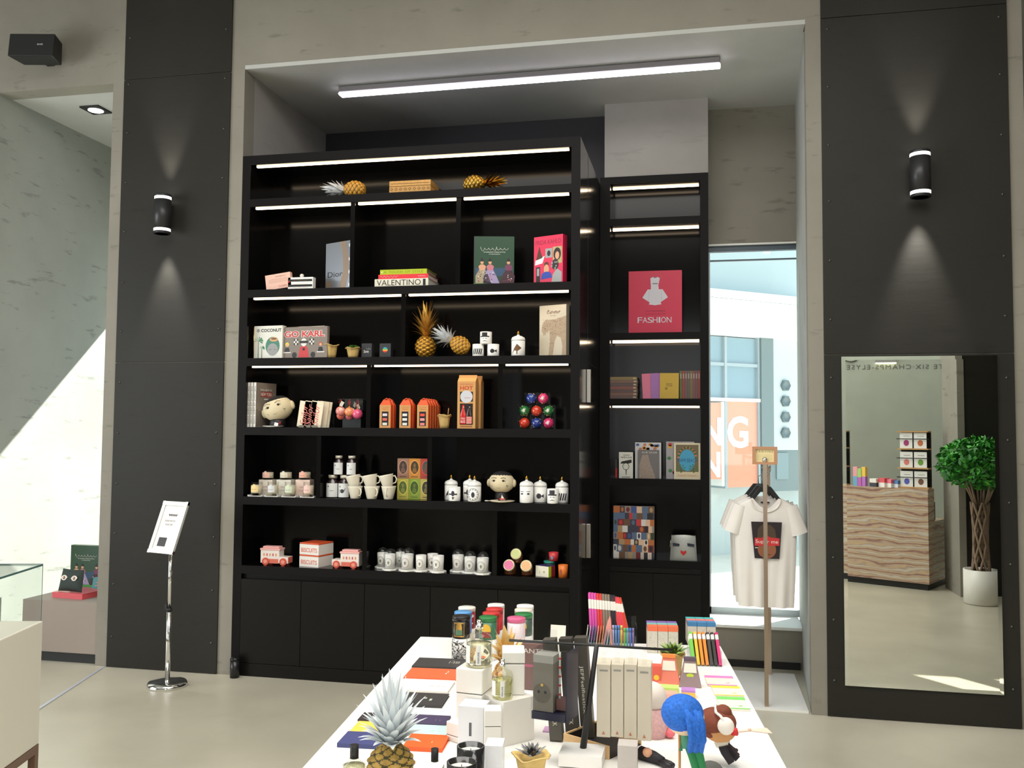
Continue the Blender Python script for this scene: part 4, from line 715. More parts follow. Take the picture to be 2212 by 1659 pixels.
for i,x in enumerate((732,760)):
    p,w,h=sh('E',x-11,x+11,988,1021,.1); jar(('dark tea jar on top of the jar pile, outer one','dark tea jar on top of the jar pile, inner one')[i],Vector((p.x,.1,LV['E']+jh+.002)),jr*.8,jh*.86,False)
CUPW=M((230,222,204),.3)
def teacup(label,loc,r,h,rot,tilt=0):
    o=thing('teacup',label,'cup',loc,(0,tilt,rot) if tilt else rot,'white teacups stacked in pairs'); b=MB(); b.lathe([(r*.55,0),(r*.62,.004),(r*.95,h*.9),(r,h),(r-.003,h),(r*.6,.008),(0,.008)],n=28); b.build('bowl',CUPW,o)
    b=MB(); b.tube([(r*.82,0,h*.82),(r*1.2,0,h*.8),(r*1.35,0,h*.55),(r*1.15,0,h*.3),(r*.72,0,h*.25)],.0045,8); b.build('handle',CUPW,o)
for i,(x0,x1,rt,rt2) in enumerate(((752,783,-.6,-.1),(787,820,-.7,-.1),(824,855,-1.5,.1))):
    p,w,h=sh('E',x0,x1,1050,1076,.04); teacup('lower white teacup of the pair '+('nearest the dark jars','in the middle','nearest the portrait boxes')[i],p,w/2,h,rt); teacup('upper tilted white teacup of the pair '+('nearest the dark jars','in the middle','nearest the portrait boxes')[i],p+Vector((-.004,0,h*.86)),w/2,h,rt2,-.2)
p,w,h=sh('E',858,933,991,1079,.12); u,v=w/3,h/2
for r_ in range(2):
    for i in range(3):
        c,c2=(((190,180,80),(90,110,60)),((140,160,60),(70,90,40)),((196,176,90),(60,60,50)))[i] if r_==0 else (((150,110,90),(60,42,34)),((196,130,50),(60,48,30)),((180,60,50),(70,80,70)))[i]
        o=thing('soap_box',('lower','upper')[r_]+' row '+(('olive','green','dull yellow') if r_==0 else ('mauve','orange','red'))[i]+' box with an oval portrait on the fifth shelf','box',p+Vector((u*(i-1),0,(v+.0006)*r_)),0,'oval portrait boxes in a block'); b=MB(); q=u/2-.0006; b.box(-q,q,0,.06,0,v,0)
        b.disc(0,v*.56,q*.8,-.0004,1,22,v*.36); b.disc(0,v*.56,q*.7,-.0006,2,22,v*.32); b.disc(0,v*.66,q*.22,-.0009,3,12,v*.1); b.flat([(-q*.42,v*.3),(q*.42,v*.3),(q*.3,v*.5),(0,v*.57),(-q*.3,v*.5)],-.0008,3)
        b.rect(-q*.6,q*.6,v*.08,v*.11,-.0004,2); b.build('carton',[M(c,.6),M(tuple(min(255,int(x*1.25)) for x in c),.6),M(c2,.6),M(tuple(int((a+d)/2) for a,d in zip(c,c2)),.6)],o)
CW=(M((56,52,60),.5),)
for x0,x1,y0,y1,Y,art,lab,lid in ((961,988,1028,1079,.12,leaf,'lidded candle jar behind the small mug nearest the portrait boxes',1),(969,994,1052,1082,.04,bug,'small candle mug with a winged drawing before a lidded jar',0),(1001,1028,1028,1080,.12,bug,'lidded candle jar half hidden behind the clock jar',1),(1011,1039,1030,1083,.04,clock,'lidded candle jar with a clock face drawing',1),(1123,1152,1030,1086,.04,eyes,'lidded candle jar with two eyes drawn on it',1),(1153,1181,1031,1084,.1,fish,'lidded candle jar with a grey shell drawing beside the eyes jar',1),(1182,1207,1056,1087,.03,hat,'small candle mug with a bowler hat drawing beside the side panel',0),(1200,1228,1032,1085,.11,stripes,'lidded candle jar with stripes, nearest the side panel',1)):
    p,w,h=sh('E',x0,x1,y0,y1,Y); cup('candle_jar' if lid else 'candle_mug',lab,p,w/2,(h-.062) if lid else h,0,'fifth shelf candle jars',art,CW,bool(lid))
p,w,h=sh('E',1053,1114,1009,1080,.12); head('face_ornament','cream painted face ornament upright between candle jars on the fifth shelf',p,w*.46,-.05,.0,h*.55)
a=at(1085,1082,Y=.05); o=thing('plate','small white plate before the upright face ornament','plate',(a.x,.045,LV['E']+.0005)); MB().lathe([(.05,0),(.082,.006),(.084,.01),(.055,.007),(0,.007)],n=30).build('dish',M((225,212,185),.4),o)
o=thing('gift_tag','small triangular white card with red ribbon on the plate','tag',(a.x,.045,LV['E']+.0125)); b=MB(); b.prism([(-.012,0),(.02,0),(-.002,.034)],0,.006); b.build('card',PAPER,o); b=MB(); b.tube([(-.02,0,.004),(-.012,-.004,.012),(0,-.006,.006),(.02,-.004,.01)],.004,6); b.build('ribbon',RED,o)
o=thing('teaspoon','small white spoon lying beside the plate on the fifth shelf','spoon',(at(1058,1080,Y=.03).x,.03,LV['E']+.004)); b=MB(); b.ball((-.02,0,.003),(.016,.01,.004)); b.tube([(-.006,0,.003),(.05,.02,.009)],.0025,6); b.build('bowl_and_handle',PAPER,o)
# ---------------------------------------------------------------- sixth shelf
CRL=M((222,112,92),.45); PNK=M((238,178,172),.45)
def van(label,loc,L,H,d):
    o=thing('biscuit_tin',label,'tin',loc,0,'van-shaped biscuit tins'); hx=abs(L)*.5; dd=.075; sg=1 if d>0 else -1
    b=MB(); b.box(*sorted((-sg*hx,sg*hx*.36)),0,dd,H*.12,H*.8,0); b.box(*sorted((sg*hx*.36,sg*hx)),0,dd,H*.12,H*.46,0); b.rect(*sorted((-sg*hx*.42,sg*hx*.3)),H*.1,H*.34,-.0005,1)
    for i in range(5): b.disc(-sg*hx*.75+sg*i*hx*.22,H*.56,.006,-.0006,2+i%2,8,.011)
    b.box(*sorted((sg*hx,sg*hx+sg*.002)),.004,dd-.004,H*.14,H*.44,1); b.build('body',[M((238,226,218),.35),CRL,M((225,150,90),.5),M((200,90,110),.5)],o,bev=.0025)
    b=MB(); b.box(*sorted((-sg*hx*1.04,sg*hx*.42)),-.003,dd+.003,H*.8,H*.9); b.box(*sorted((-sg*hx*.9,sg*hx*.3)),.012,dd-.012,H*.9,H); b.build('roof_lid',PNK,o,bev=.002)
    for x in (-.62,.66):
        for y in (-.006,dd-.006):
            b=MB(); b.cyl(H*.2,0,.012,n=20,m=0); b.cyl(H*.11,.012,.0135,n=16,m=1); b.xf(T(sg*x*hx,y+.012,H*.2)@RXm(PI/2)); b.build('wheel',[M((210,84,64),.5),M((240,150,130),.5)],o)
p,w,h=sh('F',563,622,1181,1220,.05); van('pink van-shaped biscuit tin facing the stacked square tins',p,w,h,1)
p,w,h=sh('F',717,775,1188,1228,.05); van('pink van-shaped biscuit tin beyond the stacked square tins',p,w,h,-1)
p,w,h=sh('F',639,696,1173,1224,.05)
for i in range(2):
    o=thing('biscuit_tin',('lower','upper')[i]+' square white biscuit tin with coral lettering','tin',p+Vector((0,0,(h/2+.0005)*i)),-.25,'stacked square biscuit tins'); q=w*.42; b=MB(); b.box(-q,q,0,2*q,0,h*.43,0); b.text('BISCUITS',-q*.84,q*.84,h*.1,h*.28,-.0006,1,bold=.02); b.build('body',[M((236,230,222),.4),CRL],o,bev=.004)
    b=MB(); b.box(-q-.001,q+.001,-.001,2*q+.001,h*.431,h*.495); b.build('lid',M((226,92,52),.4),o,bev=.004)
GD=thin_glass('dome_glass',(.96,.97,.97))
OCT=[(math.cos(PI/8+k*PI/4),math.sin(PI/8+k*PI/4)) for k in range(8)]
def domed(label,loc,r,h,dome,rot=0,ic=(110,90,90)):
    o=thing('candle',label,'candle',loc,rot,'white octagon-labelled candles'); b=MB(); b.prismz([(a*r*1.45,c*r*1.45) for a,c in OCT],0,.012); b.build('base',M((236,234,228),.4),o,bev=.002)
    b=MB(); b.lathe([(r*.92,.013),(r,h),(r-.003,h),(r-.004,h*.86),(0,h*.86)],n=28); n=len(b.v); b.flat([(a*r*.7,h*.52+c*r*.82) for a,c in OCT],0,1); b.flat([(a*r*.64,h*.52+c*r*.76) for a,c in OCT],-.0003,0); b.disc(0,h*.52,r*.2,-.0006,2,8); b.rect(-r*.1,r*.12,h*.4,h*.5,-.0006,2); b.wrap(n,r+.001); b.build('tumbler',[M((232,228,222),.35),M(ic,.6),M((130,130,110),.6)],o)
    if dome:
        b=MB(); R=r*1.16; b.lathe([(R,.0125)]+[(R,h*.95)]+[(R*math.cos(t),h*.95+R*1.1*math.sin(t)) for t in [i*PI/16 for i in range(1,9)]],n=28); b.build('glass_dome',GD,o)
for i,(x0,x1,yt,Y,dm,lab) in enumerate(((815,838,1193,.13,1,'domed candle at the back outer corner of the big group'),(831,854,1196,.05,1,'domed candle in front at the outer end of the big group'),(855,874,1192,.14,1,'domed candle at the back middle of the big group'),(867,893,1196,.05,1,'domed candle in front beside the open candles'),(898,921,1199,.05,0,'open white candle next to the front domed one'),(923,946,1196,.12,0,'open white candle at the back of the open trio'),(934,959,1200,.04,0,'open white candle in front nearest the smaller domed group'),(977,1002,1198,.1,1,'domed candle at the outer end of the smaller group'),(1003,1028,1202,.07,1,'domed candle in the middle of the smaller group'),(1030,1056,1204,.04,1,'domed candle nearest the honey jars'))):
    p,w,h=sh('F',x0,x1,yt,1240,Y); domed(lab,p,w*.48,h*(1 if not dm else .98),dm,.1*(i%3)-.1,((110,90,90),(110,110,120),(100,100,100),(180,110,100))[i%4])
def honey(label,loc,r,c,rest):
    o=thing('honey_jar',label,'jar',loc,.0,'amber jars with pastel lids'); tl=-.95
    b=MB(); b.lathe([(r*.8,0),(r*.98,.006),(r,r*1.3),(r*.8,r*1.7),(0,r*1.7)],n=24); b.build('jar',M((96,52,30),.12,coat=.7),o)
    b=MB(); n=0; b.lathe([(r*.96,0),(r*.96,.014),(r*.8,.016),(0,.016)],n=26,m=0); b.disc(0,0,r*.78,0,1,24); b.v[-24:]=[(x,z,.0166) for x,y,z in b.v[-24:]]; b.xf(T(0,-r*.75,r*1.55)@RXm(PI/2-.35)); b.build('lid',[M((226,214,170),.3,.3),M(c,.5)],o)
a=at(1100,1238,Y=.06); r=.05*.78
honey('amber jar with a pink lid at the bottom of the jar pyramid',Vector((at(1102,1230,Y=.08).x,.08,LV['F']+.0005)),.04,(225,120,160),0); honey('amber jar with a peach lid at the bottom of the jar pyramid',Vector((at(1139,1230,Y=.08).x,.08,LV['F']+.0005)),.04,(232,180,130),0)
honey('amber jar with a pale green lid on top of the jar pyramid',Vector((at(1112,1190,Y=.1).x+.015,.105,LV['F']+.075)),.038,(205,210,140),0)
p,w,h=sh('F',1157,1185,1223,1247,.04); o=thing('candle_box','small white and lime box with striped side beside the orange candle','box',p,-.45); q=w*.6; b=MB(); b.box(-q,q,0,.075,0,h,0); b.box(q-.0002,q+.0006,0,.03,0,h,1); b.box(q-.0002,q+.0006,.03,.075,0,h,2); b.box(-q,q,0,.075,h-.0002,h+.0006,3); b.disc(q*.3,h*.45,.006,-.0005,4,8); b.rect(-q*.4,-q*.35,h*.25,h*.55,-.0005,4); b.build('carton',[M((228,222,200),.5),LIME,M((140,40,50),.5),M((60,50,100),.5),M((150,140,90),.6)],o)
p,w,h=sh('F',1206,1227,1220,1243,.05); o=thing('candle','small orange candle tumbler at the end of the lowest open shelf','candle',p); b=MB(); b.lathe([(w*.46,0),(w*.5,h),(w*.46,h),(w*.44,h*.85),(0,h*.85)],n=24); n=len(b.v); b.disc(-w*.2,h*.45,w*.14,0,1,12,h*.25); b.wrap(n,w*.5+.0006); b.build('tumbler',[M((226,120,45),.4),M((150,70,30),.5)],o)
p2=p+Vector((-.0,.12,0)); o=thing('candle','small teal-lidded candle behind the white and lime box','candle',Vector((at(1187,1230,Y=.14).x,.14,LV['F']+.0005))); MB().cyl(.038,0,.075,n=24).build('tumbler',M((50,50,60),.3),o); MB().cyl(.039,.0755,.09,n=24).build('lid',M((40,140,120),.4),o)
p,w,h=sh('F',1192,1213,1193,1213,.14); z1=LV['F']+.092; h=h-.092; o=thing('candle','small red candle tumbler with a blue oval, raised on the teal-lidded candle','candle',Vector((at(1196,1204,Y=.14).x,.14,z1))); b=MB(); b.lathe([(w*.46,0),(w*.5,h),(w*.46,h),(w*.44,h*.85),(0,h*.85)],n=24); n=len(b.v); b.disc(-w*.1,h*.4,w*.12,0,1,12,h*.2); b.wrap(n,w*.5+.0006); b.build('tumbler',[M((205,60,66),.4),M((80,150,170),.5)],o)
# ---------------------------------------------------------------- set back bookcase
def sh2(i,x0,x1,y0,y1,Y): return sh(i,x0,x1,y0,y1,Y)
YB=BY+.05
p,w,h=sh(1,1358,1473,585,718,YB)
def fashion(b,w,h):
    b.flat([(-w*.24,h*.57),(-w*.1,h*.49),(-w*.12,h*.46),(0,h*.445),(w*.12,h*.46),(w*.1,h*.49),(w*.24,h*.57),(w*.14,h*.7),(w*.07,h*.7),(w*.06,h*.77),(w*.09,h*.88),(w*.04,h*.9),(-w*.04,h*.9),(-w*.09,h*.88),(-w*.08,h*.77),(-w*.08,h*.7),(-w*.14,h*.7)],-.0005,1)
    b.rect(-w*.05,w*.05,h*.785,h*.8,-.0008,2); b.rect(-w*.03,w*.03,h*.885,h*.9,-.0008,2); b.tube([(-w*.11,-.001,h*.69),(-w*.13,-.001,h*.5)],.0006,4,2); b.tube([(w*.11,-.001,h*.69),(w*.13,-.001,h*.5)],.0006,4,2)
    b.text('THE IMPOSSIBLE',-w*.19,w*.19,h*.345,h*.362,-.0006,3); b.text('COLLECTION OF',-w*.19,w*.19,h*.295,h*.312,-.0006,3)
    for k,(c,x) in enumerate(zip('FASHION',(-.33,-.235,-.14,-.045,.066,.112,.215))): b.text(c,w*x,w*(x+(.03 if c=='I' else .09)),h*.165,h*.255,-.0006,1)
book('art_book','large hot pink book with a white dress standing in the set back bookcase',p,w,h,.06,M((214,34,74),.4),0,0,None,fashion,(M((222,218,226),.5),M((120,115,125),.6),M((120,20,45),.6)))
p,w,h=sh(2,1316,1376,814,861,YB); n=7
for i in range(n):
    c=((110,90,86),(130,96,84),(104,82,80),(136,88,78),(100,84,84),(128,98,86),(140,120,80))[i]; flatbook('city_guide',('lowest','second lowest','third','fourth','fifth','sixth','topmost')[i]+' clothbound volume in the lying pile of seven',p+Vector((.002*(i%3),0,(h/n)*i)),w,.165,h/n-.0008,M(c,.6),0,'lying volumes in the set back bookcase',lambda b,w,d:b.rect(w*.36,w*.46,d*.3,d*.7,-.0005,1),(M((200,185,150),.5),))
for i,(x0,x1,c,lab,t) in enumerate(((1388,1424,(222,96,130),'glossy pink city guide leaning behind the purple one','RIO'),(1406,1442,(170,110,180),'purple city guide standing between the pink and yellow ones','LONDON'),(1425,1466,(204,166,44),'mustard yellow city guide standing in front of the purple one','NEW YORK'))):
    p,w,h=sh(2,x0,x1,806,861,YB)
    def fr3(b,w,h,t=t): 
        if ' ' in t: b.text('NEW',-w*.16,w*.16,h*.55,h*.6,-.0005,1); b.text('YORK',-w*.18,w*.18,h*.48,h*.53,-.0005,1); b.disc(-w*.16,h*.4,w*.07,-.0005,2,14)
        else: b.text(t,w*.0,w*.4,h*.06,h*.11,-.0005,1)
    book('city_guide',lab,p+Vector((0,.045-.022*i,0)),w,h,.02,M(c,.35 if i else .2),(0,-.05+.03*i,0),0,'standing colour city guides',fr3,(INK,M((150,120,40),.6)))
p,w,h=sh(2,1468,1513,801,861,YB); n=8
for i in range(n):
    c=((96,104,60),(150,70,60),(110,90,90),(104,92,88),(120,110,70),(130,80,84),(112,84,86),(150,76,70))[i]; x=p.x-w/2+w*(i+.5)/n; o=thing('city_guide',('first','second','third','fourth','fifth','sixth','seventh','last')[i]+' upright clothbound spine counting from the yellow guide','book',(x,YB,p.z),0,'upright volumes in the set back bookcase'); q=w/n/2-.0005; b=MB(); b.box(-q,q,0,.16,0,h,0); b.rect(-q*.5,q*.5,h*.72,h*.9,-.0004,1); b.build('cover',[M(c,.6),M((170,150,140),.5)],o)
p,w,h=sh(3,1337,1367,977,1034,YB)
def quip(b,w,h):
    b.text("I DON'T",-w*.2,w*.3,h*.86,h*.91,-.0005,1,bold=.02); b.text('HAVE A CLUE',-w*.36,w*.42,h*.77,h*.83,-.0005,1,bold=.02); b.flat([(-w*.3,h*.64),(w*.4,h*.72),(w*.42,h*.6),(w*.2,h*.56),(-w*.2,h*.56),(-w*.4,h*.55)],-.0005,1); b.disc(0,h*.45,w*.24,-.0004,1,16,h*.14); b.disc(0,h*.45,w*.2,-.0007,0,16,h*.12); b.tube([(-w*.12,-.001,h*.48),(-w*.03,-.001,h*.47)],.001,4,1); b.tube([(w*.05,-.001,h*.47),(w*.14,-.001,h*.48)],.001,4,1); b.flat([(-.02*w,h*.34),(w*.06,h*.34),(w*.04,h*.12),(0,h*.12)],-.0005,1); b.rect(-w*.3,w*.3,h*.03,h*.05,-.0005,1)
book('gift_book','small white book with a black hat drawing in the set back bookcase',p,w,h,.03,M((228,226,216),.5),0,0,None,quip,(INK,))
p,w,h=sh(3,1372,1428,956,1034,YB+.03)
def saab0(b,w,h):
    for k in range(14): b.disc(rnd.uniform(-.42,.42)*w,h*rnd.uniform(.8,.95),w*.07,-.0004,1+k%3,8,h*.04)
book('art_book','colourful white-edged book standing behind the grey dress book',p,w,h,.03,M((214,214,216),.35),0,0,None,saab0,(M((215,150,50),.5),M((90,100,150),.5),M((210,130,110),.5)))
p,w,h=sh(3,1378,1424,972,1034,YB)
def saab(b,w,h): b.text('ELIE SAAB',-w*.3,w*.4,h*.88,h*.94,-.0006,1); b.flat([(-w*.44,0),(w*.34,0),(w*.2,h*.3),(w*.06,h*.58),(-.02*w,h*.84),(-w*.3,h*.82),(-w*.42,h*.5)],-.0004,2)
book('art_book','grey book with a pale gown cover in the set back bookcase',p+Vector((0,-.005,0)),w,h,.025,M((112,106,104),.3),0,0,None,saab,(M((220,215,205),.5),M((160,142,130),.5,noise=.2,scale=90)))
p,w,h=sh(3,1439,1500,954,1034,YB+.03)
def comic(b,w,h):
    for k in range(26): b.disc(rnd.uniform(-.44,.44)*w,h*rnd.uniform(.04,.95),w*.08,-.0004,1+k%4,7,h*.05)
book('art_book','multicoloured comic-like book half hidden behind the beach book',p,w,h,.03,M((170,165,170),.5),0,0,None,comic,(M((190,60,55),.5),M((220,170,60),.5),M((70,80,140),.5),M((70,130,80),.5)))
p,w,h=sh(3,1456,1513,957,1034,YB)
def beach(b,w,h):
    b.rect(-w*.43,w*.43,h*.05,h*.95,-.0003,1); b.disc(0,h*.52,w*.3,-.0005,2,22,h*.3); b.rect(-w*.43,w*.43,h*.05,h*.2,-.0006,3); b.text('MIAMI BEACH',-w*.38,w*.38,h*.47,h*.57,-.0009,4)
    for s in (-1,1):
        b.rect(s*w*.24-.003,s*w*.24+.003,h*.17,h*.32,-.0007,5)
        for k in range(8): a=k*PI/4+.2; b.flat([(s*w*.24,h*.3),(s*w*.24+w*.17*math.cos(a-.15),h*.3+h*.11*math.sin(a-.15)),(s*w*.24+w*.2*math.cos(a+.1),h*.3+h*.12*math.sin(a+.1))],-.0008,6)
    for k in range(18): a=PI*k/17; b.disc(w*.33*math.cos(a),h*.6+h*.27*math.sin(a),w*.045,-.0008,7 if k%2 else 6,7)
    b.text('PALM TREES',-w*.34,w*.34,h*.08,h*.12,-.0009,7)
book('art_book','cream-edged beach and palms book in the set back bookcase',p+Vector((0,-.005,0)),w,h,.025,M((228,216,186),.5),0,0,None,beach,(M((120,105,80),.6),M((70,160,200),.5),M((220,205,170),.6),M((40,80,120),.5),M((90,70,50),.6),M((60,120,60),.6),M((210,130,100),.6)))
p,w,h=sh(4,1325,1413,1094,1209,YB)
cc=[(180,150,110),(120,40,44),(60,60,80),(210,200,190),(90,110,140),(190,110,60),(50,70,50),(150,140,130),(200,60,60),(230,190,160),(110,80,60),(70,90,150),(225,220,215),(40,36,40)]
def patch(b,w,h):
    R=random.Random(5); y=0
    while y<.97:
        hh=R.uniform(.09,.14); x=0
        while x<.97:
            ww=R.uniform(.08,.16); b.rect(-w/2+w*x,-w/2+w*min(1,x+ww),h*y,h*min(1,y+hh),-.0003,1+R.randrange(14))
            if R.random()<.4: b.disc(-w/2+w*(x+ww*.5),h*(y+hh*.5),w*ww*.3,-.0006,1+R.randrange(14),7,h*hh*.4) if x+ww<1 and y+hh<1 else None
            x+=ww
        y+=hh
book('art_book','large book covered with a dense collage of small pictures in the set back bookcase',p,w,h,.04,M((150,130,110),.5),0,0,None,patch,[M(c,.5) for c in cc])
p,w,h=sh(4,1447,1506,1156,1211,YB); o=thing('pouch','silver zip pouch with closed lashes and a red heart mouth','pouch',p,0); b=MB(); v=[];f=[]; N=10
for j in range(N+1):
    for i in range(N+1):
        s,t=i/N,j/N; ww=w*(.5-.06*t*(1)); bl=.022*math.sin(PI*min(1,s*1.02))**.5*math.sin(PI*min(.98,.15+t*.83))**.5; v.append((-ww+2*ww*s+.006*(1-t)*0,-bl,h*t))
b.add(v,[(j*(N+1)+i,j*(N+1)+i+1,(j+1)*(N+1)+i+1,(j+1)*(N+1)+i) for j in range(N) for i in range(N)],0,True); n0=len(b.v); b.add([(x,-y*.6+.002,z) for x,y,z in v],[(j*(N+1)+i,(j+1)*(N+1)+i,(j+1)*(N+1)+i+1,j*(N+1)+i+1) for j in range(N) for i in range(N)],0,True)
for s in (-1,1): b.flat([(s*w*.27-w*.13,h*.7),(s*w*.27+w*.13,h*.66),(s*w*.27+w*.12,h*.56),(s*w*.27-w*.12,h*.58)],-.0235,1)
b.flat([(0,h*.2),(-w*.1,h*.3),(-w*.11,h*.38),(-w*.06,h*.4),(0,h*.35),(w*.06,h*.4),(w*.11,h*.38),(w*.1,h*.3)],-.0235,2); b.build('body',[M((172,174,170),.35,.3),M((40,42,60),.7),RED],o); b=MB(); b.tube([(-w*.43,-.002,h),(w*.43,-.002,h)],.003,6); b.tube([(-w*.46,-.01,h*.8),(-w*.5,-.01,h*.5)],.004,6); b.build('zip',STEEL,o)
p,w,h=sh(3,1328,1335,990,1034,YB+.06); o=thing('keyring','tiny red and white trinket standing beside the small white book','trinket',p); b=MB(); b.box(-.008,.008,0,.01,0,.07,0); b.box(-.009,.009,-.001,.011,.07,.14,1); b.build('body',[RED,M((70,64,62),.5)],o)
# ---------------------------------------------------------------- T-shirt stand in the window niche
BRZ=M((176,158,140),.3,.9)
SC=.93
ts=thing('clothes_stand','bronze two-post clothes stand on a white base board in the window niche','clothes stand',(.395,0,0))
MB().box(-.25,.245,.02,.9,0,.014).build('base_board',M((236,234,230),.12),ts)
b=MB(); b.box(-.012,.012,.05,.074,.014,1.52); b.build('post',BRZ,ts); b=MB(); b.box(.063,.087,.83,.854,.014,1.5); b.build('post',BRZ,ts); b=MB(); b.tube([(0,.074,1.49),(.075,.83,1.49)],.011,8); b.build('rail',BRZ,ts); b=MB(); b.ball((0,.062,1.538),.018); b.build('knob',CHROME,ts)
p=at(1646,984,Y=.06); b=MB(); w,h=.076,.056; zc=p.z
for x0,x1,z0,z1 in ((-w,w,h-.016,h),(-w,w,-h,-h+.016),(-w,-w+.02,-h+.016,h-.016),(w-.02,w,-h+.016,h-.016)): b.box(x0,x1,-.012,.008,z0,z1,0)
b.box(-w+.02,w-.02,0,.004,-h+.016,h-.016,1); b.text('L A N V I N E',-.05,.05,.018,.03,-.0005,2)
for k in range(4): b.rect(-.046,.046,-.028+.01*k,-.026+.01*k,-.0005,3)
b.box(-.006,.006,-.002,.006,1.555-zc,-h,4); b.xf(T(0,.062,zc)@RZ(-.12)); b.build('sign_frame',[M((186,136,100),.5),M((232,214,160),.6),M((130,110,70),.6),M((190,172,120),.6),BRZ],ts)
TS=M((232,226,219),.8,noise=.02,scale=8)
def tshirt(label,Y,dx,first,k):
    o=thing('t_shirt',label,'t-shirt',(.408+dx,Y,1.3),0,'white t-shirts hanging on the clothes stand'); b=MB(); nu,nv=26,30
    def hw(t):
        q=[(0,.115),(.04,.175),(.08,.208),(.14,.214),(.35,.209),(.7,.2),(1,.188)]
        for (a,c),(d,e) in zip(q,q[1:]):
            if t<=d: return c+(e-c)*(t-a)/(d-a)
    for sg in (-1,1):
        v=[];f=[]
        for j in range(nv+1):
            t=j/nv
            for i in range(nu+1):
                s=2*i/nu-1; x=s*hw(t); z=-.76*t
                if t<.14 and abs(s)<.75: z-=(.085 if sg<0 else .03)*(math.cos(s/.75*PI/2)**1.0)*(1-t/.14)
                e=math.sqrt(max(0,1-s*s)); y=sg*(.03+.006*t)*e**.6+ (.012*math.sin(s*9+k)+.008*math.sin(s*15+2*k+2*t))*t*e
                v.append((x,y,z-.02*abs(s)**2*(1-t)*1.2))
        b.add(v,[(j*(nu+1)+i,j*(nu+1)+i+1,(j+1)*(nu+1)+i+1,(j+1)*(nu+1)+i) for j in range(nv) for i in range(nu)],0,True)
    b.build('body',TS,o)
    for s in (-1,1):
        b=MB(); v=[];n=18
        for j in range(6):
            t=j/5; c=Vector((s*(.16+.062*t),0,-.07-.19*t)); d=Vector((s*.3,0,-.95)).normalized(); pp=Vector((d.z*-1*s,0,d.x*s)); pp=Vector((-d.z,0,d.x))
            for i in range(n): a=2*PI*i/n; v.append(c+pp*math.cos(a)*(.056+.01*t)+Vector((0,math.sin(a)*(.026+.004*t)*(1+.15*math.sin(3*a)),0)))
        b.add(v,[(j*n+i,j*n+(i+1)%n,(j+1)*n+(i+1)%n,(j+1)*n+i) for j in range(5) for i in range(n)],0,True); b.build('sleeve',TS,o)
    b=MB(); pts=[(-.1*math.cos(t),-.032+.0*t,-.024-.085*math.sin(t)) for t in [i*PI/14 for i in range(15)]]; b.tube(pts,.006,6); b.build('neck_band',TS,o)
    if first:
        mp=[M((40,30,34),.7),M((205,50,52),.6),M((150,92,62),.7),M((78,62,46),.7),M((240,225,215),.6)]
        b=MB(); b.flat([(-.078,-.5),(.088,-.5),(.107,-.25),(-.1,-.25)],0,0); b.disc(.005,-.44,.062,-.0012,2,18,.06); b.flat([(-.06,-.36),(.07,-.36),(.06,-.3),(.03,-.27),(-.03,-.27),(-.055,-.3)],-.001,3); b.flat([(-.078,-.415),(.088,-.41),(.09,-.36),(.03,-.355),(.0,-.34),(-.03,-.36),(-.076,-.36)],-.002,1); b.text('Super me',-.07,.08,-.403,-.372,-.0026,4); b.rect(-.075,-.055,-.43,-.425,-.002,4); b.rect(-.02,.03,-.475,-.472,-.002,0)
        b.xf(T(0,-.0475,.075)); b.build('chest_print',mp,o)
        b=MB(); b.rect(-.03,.03,-.052,-.042,.02); b.build('neck_label',INK,o)
    o.scale=(.92,1,SC)
    h=thing('clothes_hanger','black clothes hanger holding the '+('front' if first else ('second','third','rearmost')[k-1])+' white t-shirt','hanger',(.408+dx,Y,1.3),0,'black clothes hangers')
    b=MB(); b.prism([(-.125,-.065),(-.09,-.05),(-.03,.025),(.03,.025),(.09,-.05),(.125,-.065),(.1,-.025),(.035,.06),(-.035,.06),(-.1,-.025)],-.012,.012); b.build('shoulder_bar',INK,h,bev=.003); X=.0-dx+.1*(Y-.06)-.013
    b=MB(); b.tube([(0,0,.06),(0,0,.11),(X+.02,0,.15),(X+.02,0,.18),(X,0,.2),(X-.022,0,.185),(X-.026,0,.165)],.003,6); b.build('hook',STEEL,h)
for k,(Y,dx,lab) in enumerate(((.24,0,'front white t-shirt with a dark portrait print, hanging in the window'),(.36,-.012,'second white t-shirt hanging behind the printed front one'),(.48,-.004,'third white t-shirt on the clothes stand'),(.6,-.02,'rearmost white t-shirt closest to the window glass'))): tshirt(lab,Y,dx,k==0,k)
# ---------------------------------------------------------------- alcove goods
PZ=.4425
a=at(109,1291,Z=PZ); c=at(176,1296,Z=PZ); flatbook('gift_box','flat coral-pink shrink-wrapped box lying on the alcove plinth',((a.x+c.x)/2,a.y,PZ),c.x-a.x,.22,.04,M((214,92,100),.3),-.12,None,None,(),M((222,84,92),.3),'box',lambda b,w,l:b.rect(-w*.3,w*.35,l*.2,l*.7,.0,1) if 0 else None)
q=Vector(((a.x+c.x)/2,a.y+.04,PZ+.0405)); o=thing('pouch','dark green pillow-like pouch with two big embroidered eyes','pouch',q+Vector((-.01,0,0)),(-.2,0,-.12)); b=MB(); N=12; v=[]
for j in range(N+1):
    for i in range(N+1):
        s,t=i/N*2-1,j/N*2-1; e=(max(0,1-s*s)*max(0,1-t*t))**.4; v.append((.1*s*(1-.06*(1-abs(s))*0)*(1.06-.05*t),-.03*e,.085+.083*t*(1-.05*(1-s*s))))
F_=[(j*(N+1)+i,j*(N+1)+i+1,(j+1)*(N+1)+i+1,(j+1)*(N+1)+i) for j in range(N) for i in range(N)]
b.add(v,F_,0,True); b.add([(x,-y,z) for x,y,z in v],F_,0,True)
